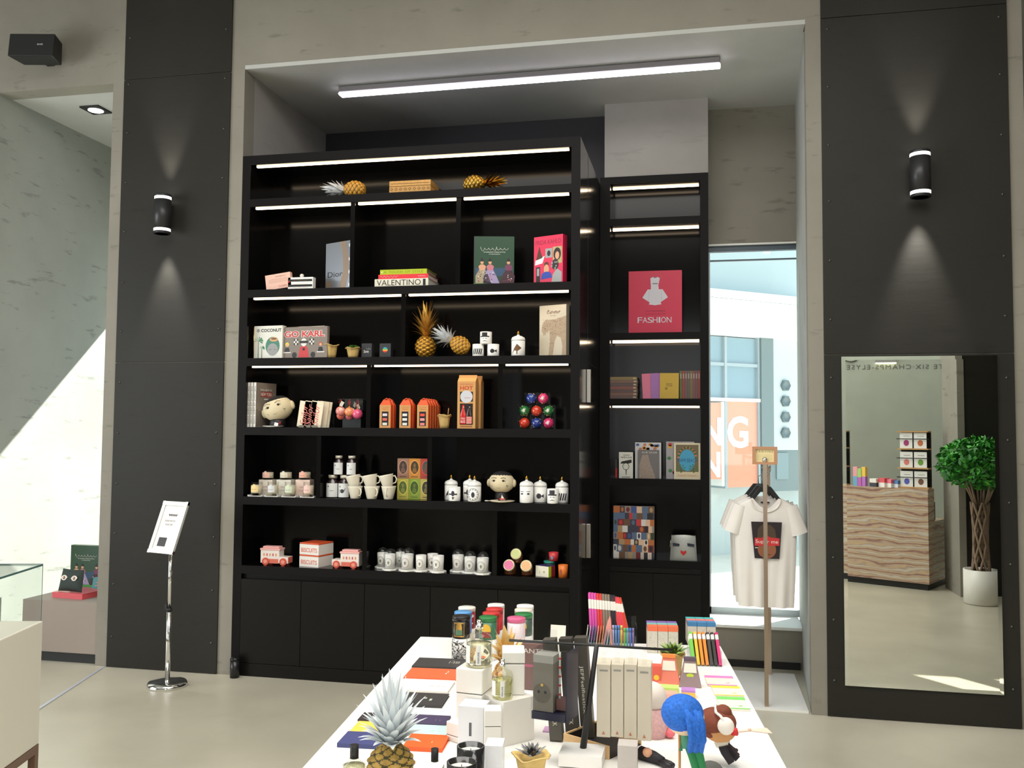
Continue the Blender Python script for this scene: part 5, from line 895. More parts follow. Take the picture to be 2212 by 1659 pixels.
for s in (-1,1):
    x=.047*s; b.flat([(x-.03,.1),(x-.016,.116),(x,.121),(x+.016,.118),(x+.03,.106),(x+.016,.086),(x,.081),(x-.016,.085)],-.0315,1); b.disc(x,.101,.012,-.032,2,14); b.disc(x-.002,.103,.004,-.0325,1,8)
b.build('body',[M((38,50,46),.7),M((228,222,205),.6),M((120,40,35),.5)],o)
a=at(152,1275,Z=PZ); c=at(222,1278,Z=PZ); yy=a.y+.17; x0=at(152,1230,Y=yy).x; x1=x0+.275; h=at(152,1177,Y=yy).z-PZ
book('art_book','green book with three ladies standing on the alcove plinth',((x0+x1)/2,yy,PZ),x1-x0,h,.04,GC,0,0,None,ladies,LM)
a=at(188,1280,Z=PZ); book('art_book','teal book leaning on the pink box in the alcove, cut by the wall edge',(a.x+.075,a.y+.03,PZ+.006),.15,.115,.035,M((28,120,125),.4),(-.3,-.18,-.2),0,None,lambda b,w,h:(b.rect(-w*.25,w*.1,h*.6,h*.66,-.0005,1),b.rect(-w*.3,w*.1,h*.4,h*.46,-.0005,1)),(M((210,110,110),.5),))
# ---------------------------------------------------------------- goods on the display table
def tp(x0,x1,yt,yb,z=TZ,dep=0):
    a=at(x0,yb,Z=z); c=at(x1,yb,Z=z); m=(a+c)/2; t=at((x0+x1)/2,yt,Y=m.y+dep); return Vector((m.x,m.y,z+.0005)),(c-a).length,t.z-z
def carton(name,label,loc,w,d,h,mats,rot=0,group=None,art=None,cat='box',bev=0,lid=None):
    o=thing(name,label,cat,loc,rot,group); b=MB(); hb=h if not lid else h*lid; b.box(-w/2,w/2,0,d,0,hb,0)
    if art: art(b,w,h)
    b.build('carton' if not lid else 'body',mats,o,bev=bev)
    if lid:
        b=MB(); b.box(-w/2-.0008,w/2+.0008,-.0008,d+.0008,hb+.0012,h,0); b.build('lid',mats[0] if isinstance(mats,list) else mats,o,bev=bev); b=MB(); b.box(-w/2+.001,w/2-.001,.001,d-.001,hb,hb+.0013); b.build('seam',M((60,58,56),.6),o)
    return o
def tin(label,x,Y,r,z0,z1,body,lid,art=None,am=()):
    X=at(x,1380,Y=Y).x; o=thing('candle',label,'candle',(X,Y,TZ+.0005),0,'boxed jar candles on the table')
    b=MB(); b.cyl(r,0,z0-.0005,n=28); 
    if art==squig: n=len(b.v); squig(b,r,z0); b.wrap(n,r+.0006)
    b.build('box_tube',[WHITE,INK] if art==squig else M((230,228,222),.5),o)
    b=MB(); b.lathe([(r*.98,z0),(r,z0+.004),(r,z1-.016),(0,z1-.016)],n=28); n=len(b.v)
    if art and art!=squig: art(b,r,z0,z1)
    b.wrap(n,r+.0006); b.build('jar',[body]+list(am),o); b=MB(); b.lathe([(r*1.02,z1-.0155),(r*1.02,z1-.002),(r*.99,z1),(0,z1)],n=28); b.build('lid',lid,o)
def squig(b,r,h):
    for k in range(95):
        a=rnd.uniform(-1.5,1.5)*r; z=rnd.uniform(.03,.95)*h; l=rnd.uniform(.004,.008); t=rnd.uniform(0,PI)
        b.tube([(a-l*math.cos(t),-.0003,min(h-.001,max(.001,z-l*math.sin(t)))),(a+l*.3*math.sin(t),-.0003,z),(a+l*math.cos(t),-.0003,min(h-.001,max(.001,z+l*math.sin(t))))],.0011,4,1)
def artA(b,r,z0,z1): b.disc(0,z0+(z1-z0)*.45,r*.55,0,1,14,(z1-z0)*.28); b.rect(-r*.5,r*.5,z0+.008,z0+.03,-.0003,2); b.rect(-r*1.3,-r,z0+.02,z0+.05,0,1)
def bands(b,r,z0,z1):
    for k in range(16): x=(-1.45+.19*k)*r; b.rect(x,x+r*.05,z0+.012,z1-.022,0,1)
def blot(b,r,z0,z1):
    for k in range(16): b.disc(rnd.uniform(-1.3,1.3)*r,rnd.uniform(z0+.008,z1-.024),r*rnd.uniform(.08,.2),-.0001*k,1+k%2,7)
r=.0335; zt,zm=.158,.078
PAT=[(996,-2.51,(34,32,30),(34,32,34),squig,'black and gold jar candle on a squiggle-patterned tube, nearest of its row'),(1000,-2.43,(86,150,205),(90,150,205),None,'sky blue jar candle behind the black and gold one'),(1008,-2.34,(150,40,45),(230,226,214),blot,'dark red patterned jar candle with cream lid at the back of its row'),
 (1054,-2.5,(60,110,80),(40,120,60),artA,'green-lidded jar candle fronting the middle row'),(1061,-2.42,(190,44,44),(196,48,44),blot,'red jar candle second in the middle row'),(1068,-2.34,(200,46,46),(200,50,48),None,'red jar candle third in the middle row'),(1071,-2.26,(224,200,196),(238,235,228),blot,'white-lidded jar candle at the back of the middle row'),
 (1115,-2.49,(226,210,216),(214,100,140),bands,'pink-lidded jar candle with white stripes fronting the inner row'),(1131,-2.41,(70,90,80),(36,120,60),artA,'green-lidded jar candle second in the inner row'),(1130,-2.33,(120,150,190),(232,224,205),blot,'cream-lidded jar candle third in the inner row'),(1134,-2.25,(236,230,232),(240,238,235),None,'white jar candle at the back of the inner row')]
for x,Y,cb,cl,art,lab in PAT:
    if art==squig:
        tin(lab,x,Y,r,zm,zt,M(cb,.25),M(cl,.25),squig)
        o=[q for q in bpy.data.objects if q.get('label')==lab][0]; b=MB(); b.rect(-r*.62,r*.62,zm+.008,zt-.02,0,0); b.rect(-r*.56,r*.56,zm+.012,zt-.024,-.0002,1); b.disc(0,zm+.042,r*.35,-.0004,0,12,.02); b.rect(-r*.4,r*.4,zm+.014,zm+.034,-.0005,2); b.wrap(0,r+.0006); b.build('label',[BRASS,M((40,36,30),.4),M((90,130,100),.5)],o)
    else: tin(lab,x,Y,r,zm,zt,M(cb,.3),M(cl,.35),art,(M((226,180,60),.5) if art==artA else M((240,236,230),.5),M((150,60,60),.5)))
GP=M((206,170,96),.35,.6)
p,w,h=tp(1100,1146,1352,1548); pineapple('pineapple','all-gold pineapple standing behind the white perfume boxes on the table',Vector((at(1094,1500,Y=p.y+.02).x,p.y+.02,p.z)),.155,.05,.1,M((206,160,94),.45,.2),M((226,192,124),.45,.3),.5,n=22,lw=.019,seed=12,dm=M((150,90,40),.5,.2))
p,w,h=tp(785,905,1458,1700); pineapple('pineapple','big pineapple with silver-white leaves at the near edge of the table',Vector((p.x-.012,p.y+.03,TZ+.0005)),.088,.054,.152,M((176,140,62),.5,noise=.3,scale=50),M((224,230,232),.45),.3,n=84,lw=.0115,seed=21,dm=M((70,66,30),.6))
# white perfume boxes and bottles
PW=M((238,234,226),.35); WR=M((226,226,228),.3,bump=.3,scale=18)
A=at(1012,1596,Z=TZ); BZh=.19
carton('perfume_box','white lidded perfume box carrying the clear round bottle',(A.x,A.y,TZ+.0005),.078,.08,BZh,PW,-.12,'white perfume boxes',bev=.003,lid=.64)
tz=TZ+BZh+.001
PG=thin_glass('perfume_glass',(.96,.96,.9))
def perfume(label,loc,r,h,liq,lab='l'):
    o=thing('perfume_bottle',label,'bottle',loc,.2,'clear perfume bottles'); b=MB(); b.lathe([(r*.96,0),(r,.004),(r,h*.58),(r*.9,h*.66),(r*.5,h*.73),(r*.3,h*.76),(r*.3,h*.8)],n=28); b.build('glass',PG,o)
    b=MB(); b.lathe([(r*.9,.006),(r*.93,.01),(r*.93,h*.5),(0,h*.5)],n=28); b.build('perfume',liq,o); b=MB(); b.cyl(r*.3,h*.801,h*.9,n=16); b.cyl(r*.2,h*.9,h,n=14); b.build('spray_top',CHROME,o)
    b=MB(); b.rect(-r*.2,r*.2,h*.08,h*.5,0,0); n=len(b.v); b.text('PERFUME',0,h*.24,-r*.07,r*.07,0,1); b.xf(T(0,-.0004,h*.12)@RYm(-PI/2),n); b.rect(-r*1.3,-r*.7,h*.1,h*.48,0,0); b.wrap(0,r+.0008); b.build('label',[M((236,236,230),.5),INK],o)
perfume('large clear round perfume bottle on a white lidded box',(A.x+.018,A.y+.04,tz),.037,.128,M((244,242,226),.05,tr=.92))
c=at(1087,1614,Z=TZ); HC2=.118
o=carton('perfume_box','white box turned corner-on under the small yellow bottle',(c.x,c.y,TZ+.0005),.001,.001,.001,PW,0,'white perfume boxes'); k_=kids(o)[0]; b=MB(); b.box(0,.105,0,.105,0,HC2); k_.data=b.build('tmp',PW).data; bpy.data.objects.remove(bpy.data.objects['tmp']); o.rotation_euler=(0,0,.84)
z3=TZ+HC2+.001
perfume('small pale yellow perfume bottle on the corner-on white box',(c.x-.012,c.y+.04,z3),.029,.106,M((240,238,190),.05,tr=.9))
d_=Vector((c.x+.012,c.y+.102,z3)); carton('perfume_box','tall white lidded perfume box standing behind the yellow bottle',(d_.x,d_.y-.03,z3),.062,.085,.118,PW,.22,'white perfume boxes',bev=.003,lid=.72)
p,w,h=tp(987,1045,1527,1618); carton('wrapped_box','paper-wrapped white box with small dark vertical lettering in front',p,w*.98,.07,h,[WR,M((90,88,92),.5)],-.03,'white perfume boxes',art=lambda b,w,h:b.rect(-w*.06,w*.04,h*.3,h*.62,-.0004,1))
p,w,h=tp(1046,1082,1535,1640); carton('perfume_box','white lidded box in front of the corner-on one',p,w,.05,h,PW,.25,'white perfume boxes',bev=.002,lid=.66)
p,w,h=tp(963,990,1562,1606); carton('perfume_box','low white box at the outer end of the perfume group',p+Vector((0,.01,0)),.05,.06,.052,PW,-.5,'white perfume boxes',bev=.002,lid=.3)
p,w,h=tp(1047,1085,1612,1690); carton('wrapped_box','paper-wrapped white box cut off at the bottom edge beside black candles',p,w,.06,h,WR,.12,'white perfume boxes')
for lab,x0,x1,yt,yb in (('black glass candle farther from the edge',978,1043,1628,1700),('black glass candle cut off by the bottom edge',955,1025,1658,1740)):
    p,w,h=tp(x0,x1,yt,yb); o=thing('candle',lab,'candle',p+Vector((0,w*.35,0)),0,'black glass candles'); R=w*.47; h=.088; b=MB(); b.lathe([(R*.95,0),(R,.004),(R,h),(R-.004,h),(R-.004,h*.84),(0,h*.84)],n=32); b.build('glass',M((28,28,30),.15,coat=.5),o); b=MB(); b.cyl(R-.005,h*.845,h*.86,n=28); b.cyl(.001,h*.86,h*.93,n=6,m=1); b.build('wax',[M((238,232,215),.5),INK],o)
p,w,h=tp(733,782,1650,1700); o=thing('perfume_bottle','clear round bottle with black cap cut by the bottom edge','bottle',p+Vector((0,.02,-.0)),0,'black capped bottles'); b=MB(); b.lathe([(.027,0),(.028,.004),(.028,.045),(.012,.056),(.012,.06)],n=24); b.build('glass',PG,o); b=MB(); b.lathe([(.025,.004),(.0255,.044),(0,.046)],n=24); b.build('perfume',M((226,224,190),.1,tr=.7),o); b=MB(); b.cyl(.0105,.0605,.092,n=16); b.build('cap',INK,o)
p,w,h=tp(905,945,1660,1720); o=thing('perfume_bottle','black capped bottle behind a small white box at the bottom edge','bottle',p+Vector((0,.05,0)),0,'black capped bottles'); b=MB(); b.lathe([(.02,0),(.02,.05),(.01,.058),(.01,.062)],n=20); b.build('glass',PG,o); MB().cyl(.009,.0625,.092,n=14).build('cap',INK,o)
carton('wrapped_box','small white box cut off at the bottom edge beside the big pineapple',p+Vector((.012,-.03,0)),.05,.05,.07,PW,.1,'white perfume boxes')
# notebooks
def note(label,xl,xr,yn,yf,c,th,pg=PAPER,marks=None,mc=(235,232,225),full=None):
    a=at(xl,yn,Z=TZ); d=at(xr,yn,Z=TZ); f=at((xl+xr)/2+12,yf,Z=TZ); w=full or (d-a).length; l=(f-(a+d)/2).length
    p=(a+(d-a).normalized()*w/2) if full and full>0 else (a+d)/2
    def fr(b,w,l):
        for x,y,ww,hh in marks or (): b.rect(x*w,x*w+ww,y*l,y*l+hh,-.0004,1)
    flatbook('notebook',label,(p.x,p.y,TZ+.0005),w,l,th,M(c,.5),TA-.02,'notebooks laid out on the table',None,(M(mc,.5),),pg,'notebook',fr)
BARS=((.17,.45,.002,.03),(.21,.5,.008,.003),(.21,.7,.008,.003),(.26,.45,.002,.03),(.3,.45,.007,.002),(.3,.45,.002,.03),(.33,.45,.002,.03),(.36,.45,.002,.03))
note('black notebook farthest up the row, with gold bar marks',888,1000,1446,1427,(62,60,60),.008,marks=BARS,mc=(200,195,180))
note('orange notebook between the black and white ones',870,988,1469,1448,(232,106,64),.006,marks=((.22,.45,.004,.012),(.24,.6,.003,.02)))
note('white notebook in the table row',852,968,1498,1473,(238,232,222),.008,marks=((.1,.4,.012,.008),(.22,.4,.012,.008),(.33,.4,.012,.008)),mc=(205,200,192))
note('small black notebook with silver symbols below the white one',848,955,1528,1502,(58,56,56),.008,M((120,130,130),.5),((.02,.5,.012,.012),(.17,.35,.008,.02)),(190,195,185))
note('black notebook mostly hidden behind the big pineapple',771,870,1560,1544,(48,44,46),.005,full=.1)
note('dark purple notebook beside the perfume boxes',868,963,1568,1548,(70,60,92),.005,marks=((.2,.4,.003,.008),(.3,.4,.003,.008)),mc=(130,120,140))
note('yellow notebook between black and blue ones',750,850,1590,1563,(246,202,84),.005,full=.11)
note('pale mint notebook above the thick orange one',866,963,1592,1570,(190,226,214),.005,marks=((.1,.4,.01,.002),(.25,.4,.01,.002)),mc=(160,190,180))
note('blue notebook with yellow page edges',726,830,1617,1590,(66,72,122),.011,M((236,208,70),.5),full=.125)
note('thick orange notebook with golden page edges',868,956,1624,1595,(238,96,40),.011,M((240,180,60),.5),((.15,.35,.002,.014),),(240,190,130))
# hanging display with rods
YR=-3.46
def ty(x,y,Y=YR): return at(x,y,Y=Y)
ds_=thing('display_rack','thin black rod display rack on a white block base','display rack',(0,0,0))
a=ty(1100,1383); c=ty(1452,1404); b=MB(); b.tube([a,c],.0034,8); b.build('rod',INK,ds_); b0=ty(1264,1645); t0=ty(1289,1393); f0=Vector((t0.x-.035,YR,TZ+.03)); b=MB(); b.tube([Vector((f0.x,YR,TZ+.03)),t0],[.009,.006],8); b.build('post',INK,ds_)
b=MB(); b.box(-.055,.055,-.05,.045,0,.03); b.xf(T(f0.x,YR-.01,TZ+.004)); b.build('base',M((235,232,228),.4),ds_)
for i,(x0,x1,yb) in enumerate(((1287,1319,1596),(1318,1347,1596),(1346,1376,1599),(1375,1407,1604))):
    a=ty(x0+1,1440); c=ty(x1-1,1440); t=ty((x0+x1)/2,1438+(i>2)*4); q=ty((x0+x1)/2,yb); w=c.x-a.x; h=t.z-q.z
    o=thing('cable_box',('first','second','third','last')[i]+' slim white box hanging on the rod, counted from the post','box',((a.x+c.x)/2,YR+.012,q.z),.06-.015*i,'slim white boxes hanging in a row'); b=MB(); b.box(-w/2,w/2,0,.075,0,h,0); b.rect(-w*.3,w*.3,h*.905,h*.93,-.0004,1); b.flat([(-w*.12,h*.04),(w*.12,h*.04),(0,h*.09)],-.0004,2); b.disc(0,0,.001,-.0003,2,6); b.build('carton',[M((208,198,178),.45),M((150,145,135),.6),M((190,120,90),.6)],o,bev=.0015)
    b=MB(); b.box(-.006,.006,.018,.0195,h,h+.028); b.build('hang_tab',CLEARP,o)
a=ty(1147,1550,-3.5); c=ty(1226,1545,-3.5); t=ty(1186,1404,-3.5); w=c.x-a.x; h=t.z-a.z; o=thing('charger_pack','clear blister pack with a grey plug socket charger, hanging on the rod','package',((a.x+c.x)/2,-3.52,a.z),-.2)
b=MB(); b.box(-w/2,w/2,0,.085,0,h,0); b.build('clear_box',CLEARP,o); b=MB(); b.box(-w/2+.002,w/2-.002,.002,.083,.001,.02,0); b.box(w/2+.0005,w/2+.004,0,.085,0,h,0); b.build('backing_card',M((30,30,52),.4),o)
b=MB(); b.box(-w/2+.004,w*.12,.006,.06,.021,h*.82,0); b.box(-w/2+.004,w*.12,.006,.06,h*.82,h*.93,1); n=len(b.v); b.disc(-w*.2,h*.38,w*.26,.0055,2,22); b.disc(-w*.29,h*.4,.004,.005,3,8); b.disc(-w*.1,h*.4,.004,.005,3,8); b.disc(-w*.2,h*.5,.004,.005,4,8); b.build('charger',[M((112,106,94),.5),M((150,146,138),.5),M((92,86,74),.5),INK,BRASS],o); b=MB(); b.tube([(w*.22,.03,.03+h*.8*k/12) for k in range(13)],.003,6,0); 
for k in range(6): b.ball((w*.22,.03,.04+h*.13*k),.004,1,8,6)
b.box(w*.16,w*.46,.02,.05,.025,h*.3,2); b.build('cord',[M((205,200,195),.5),RED,M((110,70,66),.6)],o)
b=MB(); b.box(-.012,.012,.03,.032,h,h+.05); b.build('hang_tab',CLEARP,o)
DK=[M((80,76,68),.45),M((60,56,50),.45),M((72,68,60),.45)]
for i,x in enumerate((1200,1234,1266)):
    q=at(x,1606,Z=TZ); t_=at(x-20,1368,Y=q.y+.02)
    o=thing('selfie_stick_box',('tall dark slim box nearest the gold pineapple, behind the charger pack','tall dark slim box in the middle of three in the wooden tray','tall dark slim box behind the rack post lettered down its front')[i],'box',(q.x,q.y+.01+.012*i,TZ+.004),(-.02,-.085,0),'dark selfie stick boxes'); b=MB(); hh=t_.z-TZ-.02; b.box(-.0175,.0175,0,.04,0,hh,0)
    if i==2: n=len(b.v); b.text('JEFFselfiestick',0,.13,-.006,.006,0,1); b.xf(T(-.003,-.0005,hh*.72)@RYm(PI/2),n)
    else: n=len(b.v); b.text('STICK',0,.035,-.006,.006,0,1); b.xf(T(0,-.0005,.075)@RYm(PI/2),n)
    b.build('carton',[DK[i],M((225,222,205),.5)],o,bev=.001)
p,w,h=tp(1113,1146,1392,1500); o=carton('gift_bag','brown sheer pouch with white lettering and pink band behind the charger',p+Vector((.03,.05,0)),.1,.03,.15,[M((120,92,88),.4),M((226,218,210),.5),M((180,96,120),.5)],-.05,None,lambda b,w,h:(b.text('ANTE',-w*.4,w*.3,h*.8,h*.9,-.0005,1),b.rect(-w/2,w/2,h*.5,h*.56,-.0005,2)),'bag')
p,w,h=tp(1185,1222,1353,1410); o=thing('price_card','small white folded price card standing by the dark boxes','card',p,-.05); w*=.9; b=MB(); b.hexa([(-w/2,0,0),(w/2,0,0),(w/2,.002,0),(-w/2,.002,0)],[(-w/2,.02,h),(w/2,.02,h),(w/2,.022,h),(-w/2,.022,h)]); b.build('card',PAPER,o)
# acrylic bins at the far end
def bin_(label,loc,w,d,h,rot=0):
    o=thing('acrylic_holder',label,'holder',loc,rot,'clear acrylic holders'); b=MB(); t=.0025; b.box(-w/2,w/2,0,t,0,h*.35); b.box(-w/2,w/2,d-t,d,0,h); b.box(-w/2,-w/2+t,t,d-t,0,h*.7); b.box(w/2-t,w/2,t,d-t,0,h*.7); b.box(-w/2+t,w/2-t,t,d-t,0,t); b.build('panel',CLEARP,o); return o
p,w,h=tp(1271,1375,1350,1392); bin_('clear acrylic holder with the fan of pink, grey and red notebooks',p+Vector((0,.02,0)),w,.13,.085,TA)
cols=[(222,80,170)]*3+[(226,60,58)]*2+[(140,124,108)]*3+[(44,38,44)]*3+[(236,72,84)]*3+[(226,70,40)]
nm=['magenta','magenta','magenta','red','red','taupe','taupe','taupe','black','black','black','coral','coral','coral','orange']; seen={}
hx=at(1310,1283,Y=p.y+.05).z-TZ
for i,c in enumerate(cols):
    k=seen[nm[i]]=seen.get(nm[i],0)+1; x=-w*.44+w*.8*i/14
    lab=('' if nm.count(nm[i])==1 else ('first ','second ','third ')[k-1])+nm[i]+' white-banded slim notebook in the acrylic holder, counting from the post side'
    o=thing('notebook',lab,'notebook',p+RZ(TA)@Vector((x,.035+.0008*i,.004)),(-.12,-.07-.012*i if i>9 else -.05-.0*i,TA),'white-banded notebooks in the holders'); hh=hx*(.98-.006*i); b=MB(); q=.0048; b.box(-q,q,0,.1,0,hh*.68,0); b.box(-q-.0003,q+.0003,-.0004,.1004,hh*.68,hh*.88,1); b.box(-q,q,0,.1,hh*.88,hh,0); b.build('cover',[M(c,.5),M((240,236,226),.5)],o)
o=thing('pennant_pouch','triangular coral and teal pouch standing before the notebook holder','pouch',p+Vector((-.016,-.03,0))); b=MB(); b.prism([(-.024,0),(.018,0),(.012,.1),(.008,.118),(0,.1)],0,.02,0); b.flat([(-.012,.005),(.012,.005),(.003,.065)],-.0005,1); b.build('body',[M((228,150,140),.6),M((40,90,96),.6)],o)
p,w,h=tp(1258,1322,1366,1398); cs=((205,200,190),(170,190,200),(110,140,170),(60,130,140),(210,190,150),(190,150,110),(205,170,120),(150,150,170),(200,195,200),(170,165,160))
for i,c in enumerate(cs): 
    o=thing('postcard',('first','second','third','fourth','fifth','sixth','seventh','eighth','ninth','last')[i]+' upright postcard in the row before the notebook holder','card',p+Vector((-w*.42+w*.09*i,.02,0)),(0,.14,TA),'postcards standing in a row'); MB().box(-.0012,.0012,0,.09,0,h*1.1).build('card',M(c,.6),o)
for i,(x0,x1,yt,yb,cc_) in enumerate(((1321,1346,1352,1396,((180,170,200),(90,140,200),(70,130,190),(200,200,90))),(1346,1371,1358,1400,((90,170,80),(60,160,170),(60,110,190),(120,100,150))))):
    p,w,h=tp(x0,x1,yt,yb); o=thing('pen_pack',('clear pack of pastel and blue marker pens','clear pack of green and blue marker pens')[i],'pens',p,TA,'marker pen packs'); MB().box(-w/2,w/2,0,.016,0,h*.84).build('case',CLEARP,o)
    for k,c in enumerate(cc_): b=MB(); x=-w*.36+w*.24*k; b.cyl(.0042,.002,h*.8,(x,.008,0),10); b.cyl(.0046,h*.8,h,(x,.008,0),10); b.build('pen',M(c,.4),o)
for g,(x0,x1,yt,yb,rows) in enumerate(((1399,1465,1354,1412,((232,112,76),(120,180,170),(130,90,170))),(1486,1546,1345,1394,((70,130,180),(236,120,110),(60,180,180))))):
    p,w,h=tp(x0,x1,yt,yb); n=3
    for j,c in enumerate(rows):
        for i in range(n):
            carton('pencil_box',('near','middle','far')[j]+' row, '+('first','second','third')[i]+' '+(('orange','teal','violet'),('blue','coral','turquoise'))[g][j]+'-topped carton, '+('holder behind the succulent' if g==0 else 'holder at the far table corner'),p+RZ(TA)@Vector(((i-1)*w/3,.036*j,0)),w/3-.002,.033,h,[M((206,198,186),.6),M(c,.5),M((110,105,100),.6)],TA,'coloured-topped cartons',lambda b,w,h:(b.box(-w/2-.0004,w/2+.0004,-.0004,.0334,h*.82,h+.0004,1),[b.disc(rnd.uniform(-.4,.4)*w,rnd.uniform(.1,.75)*h,.0012,-.0004,2,5) for _ in range(16)]))
p,w,h=tp(1428,1478,1400,1462); bagpot('potted_succulent','spiky green succulent in a kraft-gold paper pot on the table',p+Vector((0,.035,0)),.037,.082,M((198,168,104),.7,noise=.1,scale=30),.075,[M((86,120,60),.5),M((140,160,80),.5)],seed=3,cat='potted plant')
p,w,h=tp(1500,1562,1365,1441); bin_('clear acrylic holder with the short row of bright notebooks',p+Vector((-.01,0,0)),w*1.1,.12,.08,TA)
for i,(c,n_) in enumerate((((120,200,80),'green'),((238,194,60),'yellow'),((240,150,50),'orange'),((240,140,50),'orange'),((70,64,60),'black'),((60,54,52),'black'),((226,50,120),'pink'))):
    o=thing('notebook',('first ' if i in (2,4) else 'second ' if i in (3,5) else '')+n_+' white-tipped notebook leaning in the short bright row','notebook',p+RZ(TA)@Vector((-w*.48+w*.15*i,.012,.004)),(-.35,-.1,TA),'white-banded notebooks in the holders'); hh=.118; b=MB(); q=.0052; b.box(-q,q,0,.085,0,hh*.78,0); b.box(-q-.0003,q+.0003,-.0004,.0854,hh*.78,hh*.93,1); b.box(-q,q,0,.085,hh*.93,hh,0); b.build('cover',[M(c,.5),M((242,238,230),.5)],o)
def bagbox(label,x0,x1,yt,yb,c,c2,rib):
    p,w,h=tp(x0,x1,yt,yb); o=thing('favour_bag',label,'gift bag',p,.04,'tapered favour bags'); d=.05; b=MB(); b.hexa([(-w/2,0,0),(w/2,0,0),(w/2,d,0),(-w/2,d,0)],[(-w*.27,d*.35,h),(w*.27,d*.35,h),(w*.27,d*.6,h),(-w*.27,d*.6,h)],0); b.build('bag',[M(c,.5)],o,bev=.002); b=MB(); n0=0; b.hexa([(-w*.29,d*.24,h*.55),(w*.29,d*.24,h*.55),(w*.29,d*.25,h*.55),(-w*.29,d*.25,h*.55)],[(-w*.25,d*.33,h*.9),(w*.25,d*.33,h*.9),(w*.25,d*.34,h*.9),(-w*.25,d*.34,h*.9)]); b.xf(T(0,-.004,0)); b.build('label',PAPER,o); b=MB(); b.box(-w*.28,w*.28,d*.3,d*.65,h,h*1.12); b.build('folded_top',M(c2,.5),o)
    if rib: b=MB(); b.disc(0,h*.45,w*.16,d*.14,0,14,h*.08); b.build('sticker',M(rib,.5),o)
bagbox('coral pink and orange favour bag with a white label',1420,1470,1424,1482,(232,130,110),(240,140,70),None); bagbox('grey and purple favour bag with a white label and lime sticker',1467,1515,1430,1486,(150,128,130),(96,78,96),(196,220,60))
p,w,h=tp(1408,1428,1440,1480); o=carton('favour_bag','red and yellow favour bag half hidden behind the white hanging boxes',p,w,.04,h,[M((226,96,80),.5),YELL],.0,'tapered favour bags',lambda b,w,h:b.disc(0,h*.4,w*.3,-.0005,1,10),'gift bag')
# flat sticky note sets
for i,(xl,xr,yn,yf,c,n_) in enumerate(((1530,1592,1483,1462,(244,130,196),'pink'),(1545,1607,1505,1484,(250,222,70),'yellow'),(1558,1620,1534,1508,(120,214,96),'green'))):
    a=at(xl,yn,Z=TZ); d=at(xr,yn,Z=TZ); f=at((xl+xr)/2-8,yf,Z=TZ); w=(d-a).length; l=(f-(a+d)/2).length
    flatbook('sticky_note_set',n_+'-edged clear sticky note set lying flat near the table side',((a.x+d.x)/2,a.y,TZ+.0005),w,l,.006,M((238,226,212),.4),TA,'sticky note sets',None,(M(c,.5),M((250,246,238),.5)),M(c,.5),'stationery',lambda b,w,l:(b.rect(-w/2,w/2,l*.76,l,-.0004,1),b.rect(-w/2,w/2,0,l*.08,-.0004,1),b.flat([(w*.1,l*.25),(w*.24,l*.22),(w*.3,l*.3)],-.0006,1)))
a=at(1592,1577,Z=TZ); o=thing('paper_bow','pale peach paper bow lying flat on the table side','bow',(a.x+.035,a.y,TZ+.001),TA); b=MB(); b.prismz([(-.05,-.008),(-.01,.003),(.0,.006),(.052,.026),(.06,-.02),(0,-.004),(-.045,-.024)],0,.002); b.build('bow',M((240,208,188),.6),o); b=MB(); b.ball((0,0,.004),(.005,.006,.003)); b.build('knot',M((226,186,164),.6),o)
for i,(x0,x1,yt,yb,c,lab,h_) in enumerate(((1408,1462,1487,1512,(240,170,150),'peach card box lying below the coral favour bag',.018),(1412,1466,1478,1497,(190,220,120),'lime green card box under the coral favour bag',.016),(1472,1502,1492,1510,(240,190,90),'yellow and violet purse lying below the purple favour bag',.02))):
    p,w,h=tp(x0,x1,yt,yb); carton('gift_box',lab,p,w,.045,h_,[M(c,.5),M((186,130,200),.5)],.02,'small boxes among the dolls',(lambda b,w,h:b.box(-w/2,w/2,.0,.04,h,h+.006,1)) if i==2 else None)
# ---------------------------------------------------------------- dolls
def doll_pt(x,y,Y): return at(x,y,Y=Y)
YD=-3.62; o=thing('rag_doll','cloth doll with long blue ponytail hair and green legs, seen from behind','doll',(doll_pt(1480,1600,YD).x,YD,TZ+.0005))
def L(x,y,dy=0): q=doll_pt(x,y,YD); return Vector((q.x-o.location.x,dy,q.z-TZ))
b=MB(); c=L(1478,1548); b.ball(c,(.047,.042,.043),0,24,16); b.build('head',M((226,196,160),.8),o)
b=MB(); c=L(1474,1540,-.004); b.ball(c,(.05,.046,.044),0,24,14)
for k in range(26): a=k/25; b.tube([L(1476+34*a,1522+6*a,-.03-.01*math.sin(a*9)),L(1490+26*a,1550,-.046-.006*math.sin(k*2.1)),L(1494+26*a,1585,-.042-.008*math.sin(k*1.3)),L(1486+32*a,1608+9*math.sin(k*1.9),-.03)],[.006,.0085,.007,.003],6)
b.build('hair',M((30,98,190),.8,noise=.3,scale=160),o)
b=MB(); b.tube([L(1478,1566,.012),L(1484,1585,.01),L(1492,1612,.01)],[.012,.02,.026],10); b.build('dress',M((70,140,110),.7),o)
for dx in (0,14): b=MB(); b.tube([L(1484+dx,1600,.005),L(1496+dx,1632,0),L(1506+dx,1668,-.01)],[.012,.011,.009],8); b.build('leg',M((36,126,72),.7),o)
for s in (0,1): b=MB(); b.tube([L(1478+14*s,1580,.01),L(1470+40*s,1600,.005),L(1470+44*s,1622,0)],[.006,.005,.005],6); b.build('arm',M((60,130,90),.7),o)
b=MB(); a=L(1468,1700,-.0); b.tube([L(1468,1576,.0),Vector((L(1468,1700).x,0,.004))],.0032,6); b.build('support_stick',TAN,o)
YD=-3.41; o=thing('rag_doll','cloth doll with brown hair and white ear muffs leaning sideways on the table','doll',(doll_pt(1560,1590,YD).x,YD,TZ+.0005)); q0=o
